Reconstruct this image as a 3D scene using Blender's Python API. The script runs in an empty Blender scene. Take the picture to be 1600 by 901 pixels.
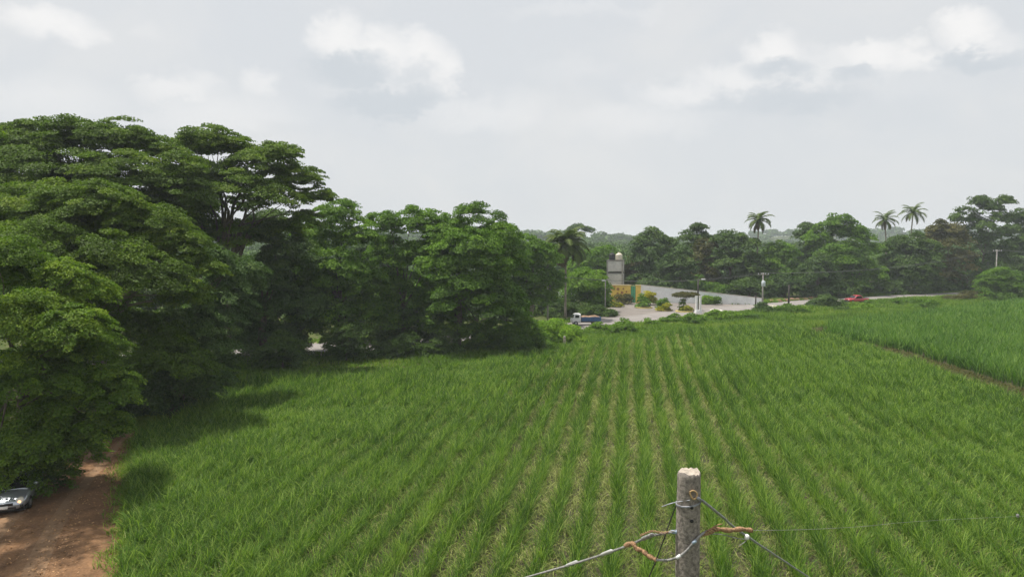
import bpy, math, random
import numpy as np
rng = np.random.default_rng(7); random.seed(7)
R_ = math.radians
SC = bpy.context.scene
# ------------------------------------------------------------------ camera
CAMH = 13.0; F = 1081.0; PITCH = math.atan(72.5/F)
cam_d = bpy.data.cameras.new('camera'); cam = bpy.data.objects.new('camera', cam_d); SC.collection.objects.link(cam)
cam.location = (0,0,CAMH); cam.rotation_euler = (R_(90)-PITCH,0,0)
cam_d.sensor_width = 36; cam_d.lens = 36*F/1600; cam_d.clip_start = 0.1; cam_d.clip_end = 9000
SC.camera = cam
SC.view_settings.view_transform = 'Standard'; SC.view_settings.look = 'None'
SC.view_settings.exposure = 0.33; SC.view_settings.gamma = 1.0
SC.view_settings.use_curve_mapping = False
SUN_EL, SUN_AZ = 71.0, -68.0          # azimuth measured from +Y towards +X: the sun stands up left, a little ahead
SUN_STRENGTH, SKY_STRENGTH = 4.7, 0.10
def ray(px, py):
    cx = (px-800)/F; cy = (450.5-py)/F
    return np.array([cx, math.cos(PITCH)+cy*math.sin(PITCH), -math.sin(PITCH)+cy*math.cos(PITCH)])
def at(px, py, Y):
    d = ray(px, py); return np.array([0,0,CAMH])+d*(Y/d[1])
def gnd(px, py, z=0.0):
    d = ray(px, py); return np.array([0,0,CAMH])+d*((z-CAMH)/d[2])
# ------------------------------------------------------------------ world: sky light, thin high veil, cumulus
W = bpy.data.worlds.new('World'); SC.world = W; W.use_nodes = True
nt = W.node_tree; N = nt.nodes; L = nt.links; N.clear()
def wm(op, a, b=None, c=None, clamp=False):
    n = N.new('ShaderNodeMath'); n.operation = op; n.use_clamp = clamp
    for i, v in enumerate((a,b,c)):
        if v is None: continue
        if isinstance(v,(int,float)): n.inputs[i].default_value = v
        else: L.new(v, n.inputs[i])
    return n.outputs[0]
def wmix(f, a, b):
    n = N.new('ShaderNodeMix'); n.data_type = 'RGBA'
    if isinstance(f,(int,float)): n.inputs[0].default_value = f
    else: L.new(f, n.inputs[0])
    for i, v in ((6,a),(7,b)):
        if isinstance(v, tuple): n.inputs[i].default_value = (*v,1)
        else: L.new(v, n.inputs[i])
    return n.outputs[2]
wout = N.new('ShaderNodeOutputWorld'); bg = N.new('ShaderNodeBackground'); L.new(bg.outputs[0], wout.inputs[0])
bg.inputs[1].default_value = SKY_STRENGTH
sky = N.new('ShaderNodeTexSky'); sky.sky_type = 'NISHITA'; sky.sun_disc = False
sky.sun_elevation = R_(SUN_EL); sky.sun_rotation = R_(SUN_AZ); sky.dust_density = 4.0; sky.altitude = 100
tc = N.new('ShaderNodeTexCoord'); sep = N.new('ShaderNodeSeparateXYZ'); L.new(tc.outputs['Generated'], sep.inputs[0])
def noise_node(scale, detail, rough=0.55, dist=0.0, off=0.0):
    mp = N.new('ShaderNodeMapping'); mp.inputs['Location'].default_value = (off,off*.7,off*.3); L.new(tc.outputs['Generated'], mp.inputs[0])
    mp.inputs['Scale'].default_value = (1,1,1.5)
    n = N.new('ShaderNodeTexNoise'); n.inputs['Scale'].default_value = scale; n.inputs['Detail'].default_value = detail
    n.inputs['Roughness'].default_value = rough; n.inputs['Distortion'].default_value = dist
    L.new(mp.outputs[0], n.inputs['Vector']); return n.outputs[0]
yy = wm('MAXIMUM', sep.outputs[1], 0.02)
nA = noise_node(9, 9, 0.6); nB = noise_node(9, 9, 0.6, off=5.3); nC = noise_node(24, 10, 0.68, off=2.1)
wa = wm('ADD', wm('MULTIPLY', wm('SUBTRACT', nA, .5), .065), wm('MULTIPLY', wm('SUBTRACT', nC, .5), .075))
wb = wm('ADD', wm('MULTIPLY', wm('SUBTRACT', nB, .5), .065), wm('MULTIPLY', wm('SUBTRACT', nC, .5), -.065))
U = wm('ADD', wm('DIVIDE', sep.outputs[0], yy), wa)
V = wm('ADD', wm('DIVIDE', sep.outputs[2], yy), wb)
def puff(cx, cy, rx, ry, amp=1.0, skew=0.0):
    d = ray(cx, cy); u, v = d[0]/d[1], d[2]/d[1]
    dv = wm('SUBTRACT', V, v); du = wm('SUBTRACT', U, u)
    if skew: dv = wm('SUBTRACT', dv, wm('MULTIPLY', du, skew))
    a = wm('POWER', wm('ABSOLUTE', wm('MULTIPLY', du, F/rx)), 2.0); b = wm('POWER', wm('ABSOLUTE', wm('MULTIPLY', dv, F/ry)), 2.0)
    return wm('MULTIPLY', wm('SUBTRACT', 1.0, wm('ADD', a, b), clamp=True), amp)
def union(lst):
    o = puff(*lst[0])
    for p in lst[1:]: o = wm('MAXIMUM', o, puff(*p))
    return o
front = wm('GREATER_THAN', sep.outputs[1], 0.05)
bright = union([(528,55,62,54),(590,85,80,50),(655,92,64,46),(690,112,40,44,.95),(600,130,130,56,.6),
    (70,30,90,36,1.0,-.1),(115,40,50,22,.7,-.2),(222,52,34,16,.3),(1208,80,62,46,1.0),(1150,125,110,46,.75),(1070,145,100,34,.65),(1320,100,130,46,.6),(1250,110,80,50,.6),
    (1365,84,75,34,1.0),(1430,86,70,30,.9),(1515,52,68,36,1.1,-.1),(1560,65,50,20,.55),(280,138,95,28,.65),(412,134,46,26,.65),(90,130,50,22,.3),
    (60,160,190,50,.45),(900,15,140,18,.35),(1000,18,60,14,.3),(760,175,140,40,.5),(1000,190,160,40,.45),(330,175,180,42,.5),(900,110,90,24,.25),(1400,130,150,35,.22)])
dark = union([(545,112,85,38,1.1),(600,160,110,34,1.1),(640,120,70,26,.5),(510,105,50,28,.6),(1215,110,60,28,.9),(1335,118,60,22,.8),(1240,160,160,30,.7),(1520,92,100,20,.8),(1320,180,200,30,.3),(1130,165,60,20,.5)])
def sstep(x, lo, hi):
    n = N.new('ShaderNodeMapRange'); n.interpolation_type = 'SMOOTHSTEP'; L.new(x, n.inputs[0])
    n.inputs[1].default_value = lo; n.inputs[2].default_value = hi; return n.outputs[0]
bm_ = wm('MULTIPLY', sstep(bright, -0.05, 1.2), front)
dm_ = wm('MULTIPLY', sstep(dark, 0.0, 0.9), front)
wisp = sstep(noise_node(4.2, 8, .58, .4, 9.0), .38, .72)
veil = wmix(wisp, (5.85,6.05,6.25), (6.3,6.38,6.42))
base = wmix(0.93, sky.outputs[0], veil)
c1 = wmix(wm('MULTIPLY', bm_, .95), base, (7.45,7.4,7.35))
c2 = wmix(wm('MULTIPLY', dm_, .9), c1, (5.0,5.35,5.7))
L.new(c2, bg.inputs[0])
# ------------------------------------------------------------------ sun
sd = bpy.data.lights.new('sun', 'SUN'); sd.energy = SUN_STRENGTH; sd.angle = R_(0.9); sd.color = (1,0.955,0.88)
so = bpy.data.objects.new('sun', sd); SC.collection.objects.link(so)
from mathutils import Vector
sdir = Vector((math.sin(R_(SUN_AZ))*math.cos(R_(SUN_EL)), math.cos(R_(SUN_AZ))*math.cos(R_(SUN_EL)), math.sin(R_(SUN_EL))))
so.rotation_euler = (-sdir).to_track_quat('-Z','Y').to_euler(); so.location = (0,0,80)
# ------------------------------------------------------------------ object helpers
def tag(o, label=None, cat=None, group=None, kind=None):
    if label: o['label'] = label
    if cat: o['category'] = cat
    if group: o['group'] = group
    if kind: o['kind'] = kind
    return o
def empty(name, loc, rz=0, label=None, cat=None, group=None):
    o = bpy.data.objects.new(name, None); SC.collection.objects.link(o); o.empty_display_size = .3
    o.location = tuple(float(v) for v in loc); o.rotation_euler = (0,0,rz); return tag(o, label, cat, group)
class MB:
    def __init__(s): s.v = []; s.f = []
    def add(s, v, f):
        b = len(s.v); s.v += [tuple(map(float,p)) for p in v]; s.f += [tuple(i+b for i in q) for q in f]; return s
    def box(s, c, d, rz=0, taper=1.0):
        x,y,z = d[0]/2,d[1]/2,d[2]/2; cr,sr = math.cos(rz),math.sin(rz); vs=[]
        for sz in (-1,1):
            k = taper if sz>0 else 1
            for sx,sy in ((-1,-1),(1,-1),(1,1),(-1,1)):
                a,b = sx*x*k, sy*y*k; vs.append((c[0]+a*cr-b*sr, c[1]+a*sr+b*cr, c[2]+sz*z))
        return s.add(vs, [(0,3,2,1),(4,5,6,7),(0,1,5,4),(1,2,6,5),(2,3,7,6),(3,0,4,7)])
    def tube(s, pts, rad, n=8, cap=True):
        pts = [Vector(tuple(map(float,p))) for p in pts]; m = len(pts)
        if isinstance(rad,(int,float)): rad = [rad]*m
        up = None; vs = []
        for i,p in enumerate(pts):
            t = (pts[min(i+1,m-1)]-pts[max(i-1,0)]).normalized()
            if up is None: up = t.orthogonal().normalized()
            up = (up - t*up.dot(t)).normalized(); w = t.cross(up)
            for k in range(n):
                a = 2*math.pi*k/n; vs.append(p+(up*math.cos(a)+w*math.sin(a))*rad[i])
        fs = [(i*n+k, i*n+(k+1)%n, (i+1)*n+(k+1)%n, (i+1)*n+k) for i in range(m-1) for k in range(n)]
        if cap: fs += [tuple(range(n))[::-1], tuple(range((m-1)*n, m*n))]
        return s.add(vs, fs)
    def lathe(s, prof, c=(0,0,0), n=16, ax='z'):
        vs=[]; m=len(prof)
        for r,h in prof:
            for k in range(n):
                a=2*math.pi*k/n; x,y=r*math.cos(a),r*math.sin(a)
                vs.append((c[0]+x,c[1]+y,c[2]+h) if ax=='z' else (c[0]+x,c[1]+h,c[2]+y))
        fs=[(i*n+k,i*n+(k+1)%n,(i+1)*n+(k+1)%n,(i+1)*n+k) for i in range(m-1) for k in range(n)]
        fs += [tuple(range(n))[::-1], tuple(range((m-1)*n,m*n))]
        return s.add(vs, fs)
    def loft(s, st, n=20, p=3.2, cap=True):
        """stations (x, zbot, ztop, halfwidth): super-elliptic cross sections along x"""
        vs=[]
        for x,zb,zt,hw in st:
            for k in range(n):
                a=2*math.pi*(k+.5)/n; c,d=math.cos(a),math.sin(a)
                vs.append((x, hw*math.copysign(abs(c)**(2/p),c), (zb+zt)/2+(zt-zb)/2*math.copysign(abs(d)**(2/p),d)))
        m=len(st); fs=[(i*n+k,(i+1)*n+k,(i+1)*n+(k+1)%n,i*n+(k+1)%n) for i in range(m-1) for k in range(n)]
        if cap: fs += [tuple(range(n)), tuple(range((m-1)*n,m*n))[::-1]]
        return s.add(vs, fs)
    def prism(s, poly, y0, y1):   # poly in (x,z), extruded in y
        n=len(poly); vs=[(x,y0,z) for x,z in poly]+[(x,y1,z) for x,z in poly]
        return s.add(vs, [tuple(range(n)), tuple(range(n,2*n))[::-1]]+[(k,n+k,n+(k+1)%n,(k+1)%n) for k in range(n)])
    def build(s, name, mat, parent=None, smooth=False, bevel=0):
        me = bpy.data.meshes.new(name); me.from_pydata(s.v, [], s.f); me.materials.append(mat); me.validate(); me.update()
        if smooth: me.polygons.foreach_set('use_smooth', [True]*len(me.polygons))
        o = bpy.data.objects.new(name, me); SC.collection.objects.link(o)
        if parent: o.parent = parent
        if bevel:
            b = o.modifiers.new('bevel','BEVEL'); b.width = bevel; b.segments = 2; b.limit_method = 'ANGLE'
        return o
def npmesh(name, verts, quads, tint, mat, parent=None, loc=None):
    me = bpy.data.meshes.new(name); nv, nf = len(verts), len(quads)
    if loc is not None: verts = verts-np.array(loc)
    me.vertices.add(nv); me.vertices.foreach_set('co', verts.astype(np.float32).ravel())
    me.loops.add(nf*4); me.loops.foreach_set('vertex_index', quads.astype(np.int32).ravel())
    me.polygons.add(nf); me.polygons.foreach_set('loop_start', np.arange(0,nf*4,4,dtype=np.int32))
    me.update(calc_edges=True)
    at_ = me.attributes.new('tint','FLOAT','FACE'); at_.data.foreach_set('value', tint.astype(np.float32))
    me.materials.append(mat)
    o = bpy.data.objects.new(name, me); SC.collection.objects.link(o)
    if parent is not None: o.parent = parent
    elif loc is not None: o.location = tuple(map(float,loc))
    return o
# ------------------------------------------------------------------ materials
def mat(name):
    m = bpy.data.materials.new(name); m.use_nodes = True; return m, m.node_tree, m.node_tree.nodes['Principled BSDF']
def simple(name, col, rough=.6, metal=0, var=.25, scale=6, bump=0, spec=.5, col2=None, detail=6, coat=0):
    m,t,b = mat(name); n,l = t.nodes,t.links
    tcn = n.new('ShaderNodeTexCoord'); no = n.new('ShaderNodeTexNoise'); l.new(tcn.outputs['Object'], no.inputs['Vector'])
    no.inputs['Scale'].default_value = scale; no.inputs['Detail'].default_value = detail; no.inputs['Roughness'].default_value = .65
    mr = n.new('ShaderNodeMapRange'); l.new(no.outputs[0], mr.inputs[0]); mr.inputs[1].default_value=.33; mr.inputs[2].default_value=.67
    mx = n.new('ShaderNodeMix'); mx.data_type='RGBA'; l.new(mr.outputs[0], mx.inputs[0])
    c2 = col2 or tuple(c*(1-var) for c in col); c1 = col if col2 else tuple(min(1,c*(1+var*.5)) for c in col)
    mx.inputs[6].default_value=(*c2,1); mx.inputs[7].default_value=(*c1,1); l.new(mx.outputs[2], b.inputs['Base Color'])
    b.inputs['Roughness'].default_value=rough; b.inputs['Metallic'].default_value=metal; b.inputs['Specular IOR Level'].default_value=spec
    if coat: b.inputs['Coat Weight'].default_value=coat; b.inputs['Coat Roughness'].default_value=.08
    if bump:
        bp=n.new('ShaderNodeBump'); bp.inputs['Strength'].default_value=bump; bp.inputs['Distance'].default_value=.02
        l.new(no.outputs[0], bp.inputs['Height']); l.new(bp.outputs[0], b.inputs['Normal'])
    return m
def leafmat(name, dark, mid, light, trans=.35, rough=.55, tboost=1.25):
    """colour runs over three stops along the per-leaf tint"""
    m,t,b = mat(name); n,l = t.nodes,t.links
    a = n.new('ShaderNodeAttribute'); a.attribute_name='tint'
    r = n.new('ShaderNodeValToRGB'); l.new(a.outputs['Fac'], r.inputs[0]); e=r.color_ramp.elements
    e[0].position=0; e[0].color=(*dark,1); e[1].position=1; e[1].color=(*light,1); k=e.new(.5); k.color=(*mid,1)
    l.new(r.outputs[0], b.inputs['Base Color']); b.inputs['Roughness'].default_value=rough+.08; b.inputs['Specular IOR Level'].default_value=.2
    tr=n.new('ShaderNodeBsdfTranslucent'); ms=n.new('ShaderNodeMixShader'); ms.inputs[0].default_value=trans
    hs=n.new('ShaderNodeMix'); hs.data_type='RGBA'; hs.blend_type='MULTIPLY'; hs.inputs[0].default_value=1; l.new(r.outputs[0], hs.inputs[6]); hs.inputs[7].default_value=(tboost,tboost*1.12,tboost*.6,1)
    l.new(hs.outputs[2], tr.inputs[0]); l.new(b.outputs[0], ms.inputs[1]); l.new(tr.outputs[0], ms.inputs[2])
    l.new(ms.outputs[0], n['Material Output'].inputs[0]); return m
LM = {
 'rain': leafmat('rain_leaf', (0.054,0.089,0.012),(0.091,0.158,0.017),(0.173,0.242,0.024)),
 'near': leafmat('near_leaf', (0.049,0.092,0.011),(0.097,0.176,0.017),(0.215,0.301,0.028)),
 'mid':  leafmat('mid_leaf', (0.053,0.107,0.014),(0.097,0.192,0.018),(0.172,0.292,0.026)),
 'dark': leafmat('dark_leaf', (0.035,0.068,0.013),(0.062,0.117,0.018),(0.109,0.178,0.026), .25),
 'blue': leafmat('grey_green_leaf', (0.040,0.077,0.021),(0.068,0.125,0.030),(0.117,0.181,0.042), .25),
 'olive':leafmat('olive_leaf', (0.052,0.057,0.016),(0.091,0.093,0.024),(0.142,0.125,0.039), .25),
 'dead':leafmat('dead_frond_leaf', (0.056,0.041,0.018),(0.105,0.075,0.033),(0.160,0.119,0.054), .2),
 'brown': leafmat('dry_leaf', (.045,.046,.026),(.085,.080,.042),(.125,.112,.060), .2),
 'lime': leafmat('lime_leaf', (0.080,0.150,0.013),(0.152,0.270,0.021),(0.258,0.398,0.033)),
 'yellow':leafmat('yellow_leaf', (0.112,0.134,0.007),(0.246,0.258,0.012),(0.426,0.371,0.015)),
 'palm': leafmat('palm_leaf', (0.032,0.055,0.011),(0.060,0.097,0.017),(0.114,0.148,0.027), .2),
 'far':  leafmat('far_leaf', (0.034,0.070,0.013),(0.059,0.115,0.020),(0.093,0.163,0.029), .2),
 'cane': leafmat('cane_leaf', (.038,.086,.008),(.082,.170,.015),(.250,.350,.060), .4, .5),
 'cane2':leafmat('cane_leaf_far', (.036,.092,.011),(.076,.168,.018),(.175,.275,.045), .38, .5),
 'trash':leafmat('dry_cane_leaf', (.085,.110,.024),(.215,.250,.065),(.46,.46,.19), .3, .6),
 'grass':leafmat('verge_grass', (0.056,0.105,0.010),(0.105,0.196,0.017),(0.222,0.274,0.038), .35, .6),
 'limeb': leafmat('bright_lime_leaf', (.09,.17,.014),(.18,.32,.022),(.30,.45,.04)),
}
BARK = simple('bark', (.11,.085,.062), .9, var=.5, scale=3, bump=.6)
BARKL = simple('pale_bark', (.26,.22,.18), .9, var=.4, scale=3, bump=.6)
CONC = simple('weathered_concrete', (.27,.235,.205), .95, var=.62, scale=38, bump=.7, detail=10)
CONC2 = simple('pole_concrete', (.33,.31,.28), .9, var=.3, scale=2)
DARKWOOD = simple('dark_pole_wood', (.05,.042,.036), .9, var=.3, scale=3)
WHITE = simple('white_paint', (.74,.74,.73), .6, var=.15, scale=2.0)
BLACK = simple('black_rubber', (.02,.02,.02), .8)
GLASS = simple('dark_glass', (.015,.018,.02), .08, var=.1)
# ------------------------------------------------------------------ ground and roads
def hill(x, y):
    d = np.hypot(x,y); h = np.zeros_like(d)
    for cx,cy,r,a in ((75,760,120,8),(-60,800,190,7),(-360,700,220,20),(480,1150,200,19),(760,1100,200,18),(100,1500,420,9),(-700,1000,350,26),(1200,900,360,22)):
        h += a*np.exp(-((x-cx)**2+(y-cy)**2)/(r*r))
    return h*np.clip((d-260)/300,0,1)
def build_ground():
    n=190; k=np.linspace(-1,1,n); g=np.sign(k)*(np.abs(k)**2.2)*3600
    X,Y=np.meshgrid(g,g,indexing='ij'); Z=hill(X,Y)
    v=np.stack([X,Y,Z],-1).reshape(-1,3); i=np.arange(n*n).reshape(n,n)
    q=np.stack([i[:-1,:-1],i[1:,:-1],i[1:,1:],i[:-1,1:]],-1).reshape(-1,4)
    m,t,b=mat('ground_soil_and_grass'); nn,l=t.nodes,t.links
    tcn=nn.new('ShaderNodeTexCoord')
    def ns(s,d):
        o=nn.new('ShaderNodeTexNoise'); o.inputs['Scale'].default_value=s; o.inputs['Detail'].default_value=d; l.new(tcn.outputs['Object'],o.inputs['Vector']); return o.outputs[0]
    r1=nn.new('ShaderNodeValToRGB'); l.new(ns(1.6,8),r1.inputs[0]); e=r1.color_ramp.elements
    e[0].position=.35; e[0].color=(.035,.055,.014,1); e[1].position=.68; e[1].color=(.12,.10,.055,1); k2=e.new(.5); k2.color=(.06,.085,.02,1)
    l.new(r1.outputs[0], b.inputs['Base Color']); b.inputs['Roughness'].default_value=1; b.inputs['Specular IOR Level'].default_value=.1
    o=npmesh('ground', v, q, np.zeros(len(q)), m); tag(o, kind='structure'); return o
build_ground()
def strip(name, pts, widths, z, m, jit=0, step=1.0):
    """a smooth ribbon through pts"""
    P=np.array(pts,float); w=np.array(widths,float) if hasattr(widths,'__len__') else np.full(len(P),float(widths))
    s=np.r_[0,np.cumsum(np.hypot(*np.diff(P,axis=0).T))]; u=np.linspace(0,s[-1],int(s[-1]/step)+2)
    def cr(a):
        o=np.interp(u,s,a); k=np.ones(9)/9
        pad=np.r_[2*o[0]-o[8:0:-1],o,2*o[-1]-o[-2:-10:-1]]; sm=np.convolve(np.convolve(pad,k,'same'),k,'same')[8:-8]; return sm
    x,y,ww=cr(P[:,0]),cr(P[:,1]),np.interp(u,s,w); tx,ty=np.gradient(x),np.gradient(y); L_=np.hypot(tx,ty); nx,ny=-ty/L_,tx/L_
    jl=rng.normal(0,1,len(u))*jit; jr=rng.normal(0,1,len(u))*jit
    m_=24 if 'track' in name else 8; rows=[]
    for j in range(m_+1):
        f=j/m_*2-1; off=f*ww/2+(jl if j==m_ else jr if j==0 else 0)
        rows.append(np.stack([x+nx*off,y+ny*off,np.full(len(u),z)],-1))
    v=np.stack(rows,1).reshape(-1,3); i=np.arange(len(v)).reshape(len(u),m_+1)
    q=np.stack([i[:-1,:-1],i[1:,:-1],i[1:,1:],i[:-1,1:]],-1).reshape(-1,4)[:, ::-1]
    fj=np.tile((np.arange(m_)+.5)/m_*2-1,len(u)-1); tt=np.exp(-((np.abs(fj)-.24)/.13)**2); o=npmesh(name,v,q,tt,m); tag(o,kind='structure'); return np.stack([x,y],-1),ww
ROAD=simple('sun_bleached_asphalt',(.22,.20,.185),.9,var=.22,scale=.5,detail=12)
YARD=simple('dusty_yard_paving',(.18,.158,.14),.95,var=.3,scale=.35,detail=12)
def dirtmat():
    m,t,b=mat('red_dirt'); n,l=t.nodes,t.links; tcn=n.new('ShaderNodeTexCoord')
    def ns(s,d,sc=(1,1,1),ro=0):
        mp=n.new('ShaderNodeMapping'); mp.inputs['Scale'].default_value=sc; mp.inputs['Rotation'].default_value=(0,0,ro); l.new(tcn.outputs['Object'],mp.inputs[0])
        o=n.new('ShaderNodeTexNoise'); o.inputs['Scale'].default_value=s; o.inputs['Detail'].default_value=d; o.inputs['Roughness'].default_value=.65; l.new(mp.outputs[0],o.inputs['Vector']); return o.outputs[0]
    r=n.new('ShaderNodeValToRGB'); l.new(ns(.9,10),r.inputs[0]); e=r.color_ramp.elements
    e[0].position=.34; e[0].color=(.13,.076,.043,1); e[1].position=.68; e[1].color=(.27,.155,.082,1)
    r2=n.new('ShaderNodeValToRGB'); l.new(ns(9,6),r2.inputs[0]); e=r2.color_ramp.elements
    e[0].position=.42; e[0].color=(.78,.76,.74,1); e[1].position=.60; e[1].color=(1.06,1.05,1.04,1)
    mx=n.new('ShaderNodeMix'); mx.data_type='RGBA'; mx.blend_type='MULTIPLY'; mx.inputs[0].default_value=1; l.new(r.outputs[0],mx.inputs[6]); l.new(r2.outputs[0],mx.inputs[7])
    at_=n.new('ShaderNodeAttribute'); at_.attribute_name='tint'; ad=n.new('ShaderNodeMath'); ad.operation='MULTIPLY_ADD'; l.new(ns(1.7,6),ad.inputs[0]); ad.inputs[1].default_value=1.1; sb=n.new('ShaderNodeMath'); sb.operation='SUBTRACT'; l.new(at_.outputs['Fac'],sb.inputs[0]); sb.inputs[1].default_value=.85; l.new(sb.outputs[0],ad.inputs[2]); ad.use_clamp=True
    m3=n.new('ShaderNodeMix'); m3.data_type='RGBA'; l.new(ad.outputs[0],m3.inputs[0]); l.new(mx.outputs[2],m3.inputs[6]); m3.inputs[7].default_value=(.25,.165,.10,1)
    l.new(m3.outputs[2],b.inputs['Base Color']); b.inputs['Roughness'].default_value=1; b.inputs['Specular IOR Level'].default_value=.1
    bp=n.new('ShaderNodeBump'); bp.inputs['Strength'].default_value=.8; bp.inputs['Distance'].default_value=.08; l.new(ns(5,8),bp.inputs['Height']); l.new(bp.outputs[0],b.inputs['Normal']); return m
DIRT=dirtmat()
road_pts=[(-150,40),(-80,66),(-45,77),(-22,85),(-4,93),(12,108),(32,126),(70,153),(105,170),(160,192),(260,225)]
road_c,road_w=strip('road', road_pts, 8.0, .03, ROAD)
shoulder_c,_=strip('road_shoulder', road_pts, 12.5, .018, simple('pale_shoulder_dirt',(.30,.25,.19),1,var=.35,scale=.8,detail=10), jit=.35)
track_pts=[(-10,6),(-15.6,18),(-20.6,27),(-23.4,34),(-24.8,40),(-26.8,47),(-28.2,52)]
track_c,track_w=strip('dirt_track', track_pts, [9,9.6,9.8,8.2,5.6,3.2,1.2], .012, DIRT, jit=.12, step=.5)
_e=lambda px,py,z: tuple(gnd(px,py,z)[:2])
FP=[(-9,14),(-15.6,27),(-20,35.5),(-24.2,44),(-24.5,52),(-23.0,62),_e(610,572,1.2),_e(750,552,1.2),_e(900,531,1.2),_e(1000,518,1.2),_e(1100,508,1.2),_e(1200,502,1.2),_e(1268,512,1.0),(43.0,82),(41.1,58),(38.5,36),(35.5,14)]
FIELD2=[(43.4,14),(44.2,40),(45.0,60),(46.4,82),_e(1292,508,1.8),_e(1300,496,1.8),_e(1345,489,1.8),_e(1420,484,1.8),_e(1500,474,1.8),_e(1600,463,1.8),_e(1720,458,1.8),(150,60),(80,14)]
def poly_sheet(name,P,z,m):
    mb=MB(); mb.add([(x,y,z) for x,y in P],[tuple(range(len(P)))]); o=mb.build(name,m); return tag(o,kind='structure')
SOIL=simple('field_soil',(.085,.068,.042),1,scale=3,col2=(.045,.038,.022),detail=10)
poly_sheet('field_soil', FP, .008, SOIL)
poly_sheet('field_soil', FIELD2, .008, SOIL)
yard=[(10.5,110),(13,121),(17.5,130),(20,141),(22,151),(52.5,142.5),(50,136),(34,124),(24,117.5)]
poly_sheet('parking_yard', yard, .022, YARD)
def inpoly(x,y,P):
    P=np.array(P); c=np.zeros(len(x),bool); j=len(P)-1
    for i in range(len(P)):
        xi,yi=P[i]; xj,yj=P[j]
        k=((yi>y)!=(yj>y)); 
        with np.errstate(divide='ignore',invalid='ignore'): c^=k&(x<(xj-xi)*(y-yi)/(yj-yi+1e-12)+xi)
        j=i
    return c
def vnoise(x,y,s,seed=0):
    """smooth value noise"""
    r=np.random.default_rng(seed).random((128,128)); a=x/s+300.3; b=y/s+300.7; i,j=np.floor(a).astype(int),np.floor(b).astype(int); u,v=a-i,b-j
    u=u*u*(3-2*u); v=v*v*(3-2*v); g=lambda p,q: r[p%128,q%128]
    return (g(i,j)*(1-u)+g(i+1,j)*u)*(1-v)+(g(i,j+1)*(1-u)+g(i+1,j+1)*u)*v
# ------------------------------------------------------------------ blades
def blades(base, az, lean, length, width, droop, nseg=3, z0=0.0):
    """arched tapering ribbons; lean is the angle from vertical at the base, droop the extra bend to the tip"""
    n=len(base); pts=[base.copy()]; a=lean.copy(); hx,hy=np.cos(az),np.sin(az); p=base.copy()
    for k in range(nseg):
        st=length/nseg; p=p+np.stack([hx*np.sin(a)*st,hy*np.sin(a)*st,np.cos(a)*st],-1); a=a+droop/nseg; p[:,2]=np.maximum(p[:,2],.03); pts.append(p.copy())
    P=np.stack(pts,1); ta=az+np.pi/2+rng.normal(0,.5,n); sx=np.stack([np.cos(ta),np.sin(ta),np.zeros(n)],-1)
    prof=np.array([.55,1,.8,.12]) if nseg==3 else np.array([.8,1,.12]) if nseg==2 else np.interp(np.linspace(0,1,nseg+1),[0,.3,.7,1],[.6,1,.8,.1])
    w=width[:,None]*prof[None]*.5
    A=P+sx[:,None]*w[...,None]; B=P-sx[:,None]*w[...,None]
    v=np.stack([A,B],2).reshape(-1,3); i=(np.arange(n)*(nseg+1)*2)[:,None]+(np.arange(nseg)*2)[None]
    q=np.stack([i,i+1,i+3,i+2],-1).reshape(-1,4); return v,q
def join(parts):
    vs,qs,ts=[],[],[]; b=0
    for v,q,t in parts: vs.append(v); qs.append(q+b); ts.append(t); b+=len(v)
    return np.concatenate(vs),np.concatenate(qs),np.concatenate(ts)
ROWDIR=R_(10.5)                                     # rows run 10.5 degrees right of the view axis
def rows_pts(P, spacing, step, jit, rowdir=ROWDIR, wobble=.32):
    P_=np.array(P); c,s=math.cos(rowdir),math.sin(rowdir)   # row axis r=(s,c), across a=(c,-s)
    a=P_[:,0]*c-P_[:,1]*s; r=P_[:,0]*s+P_[:,1]*c
    ia=np.arange(a.min(),a.max(),spacing); ir=np.arange(r.min(),r.max(),step); A,Rr=np.meshgrid(ia,ir,indexing='ij'); A,Rr=A.ravel(),Rr.ravel()
    A=A+rng.normal(0,jit,len(A))+wobble*np.sin(Rr/17.0+A*.03); Rr=Rr+rng.uniform(-step/2,step/2,len(Rr))
    x=A*c+Rr*s; y=-A*s+Rr*c; k=inpoly(x,y,P); x,y=x[k],y[k]; k=np.abs(x)<.86*y+5; return x[k],y[k]
def clump(x,y,nb,h,hv,w,lean,droop,spread,tint0,tv,nseg=3,pale=None):
    n=len(x); X=np.repeat(x,nb)+rng.normal(0,spread,n*nb); Y=np.repeat(y,nb)+rng.normal(0,spread,n*nb); m=n*nb
    hh=np.repeat(h if hasattr(h,'__len__') else np.full(n,h),nb)*rng.uniform(1-hv,1+hv*.6,m); ww=(np.repeat(w,nb) if hasattr(w,'__len__') else w)*rng.uniform(.7,1.2,m)
    v,q=blades(np.stack([X,Y,np.zeros(m)],-1), rng.uniform(0,2*np.pi,m), np.abs(rng.normal(lean,.16,m)), hh, ww, rng.uniform(droop*.4,droop*1.5,m), nseg)
    tt=np.clip(np.repeat(tint0,nb)+rng.normal(0,tv,m),0,1) if hasattr(tint0,'__len__') else np.clip(rng.normal(tint0,tv,m),0,1)
    if pale: k=rng.random(m)<pale; tt[k]=rng.uniform(.75,1,k.sum())
    return v,q,np.repeat(tt,nseg)
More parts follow.
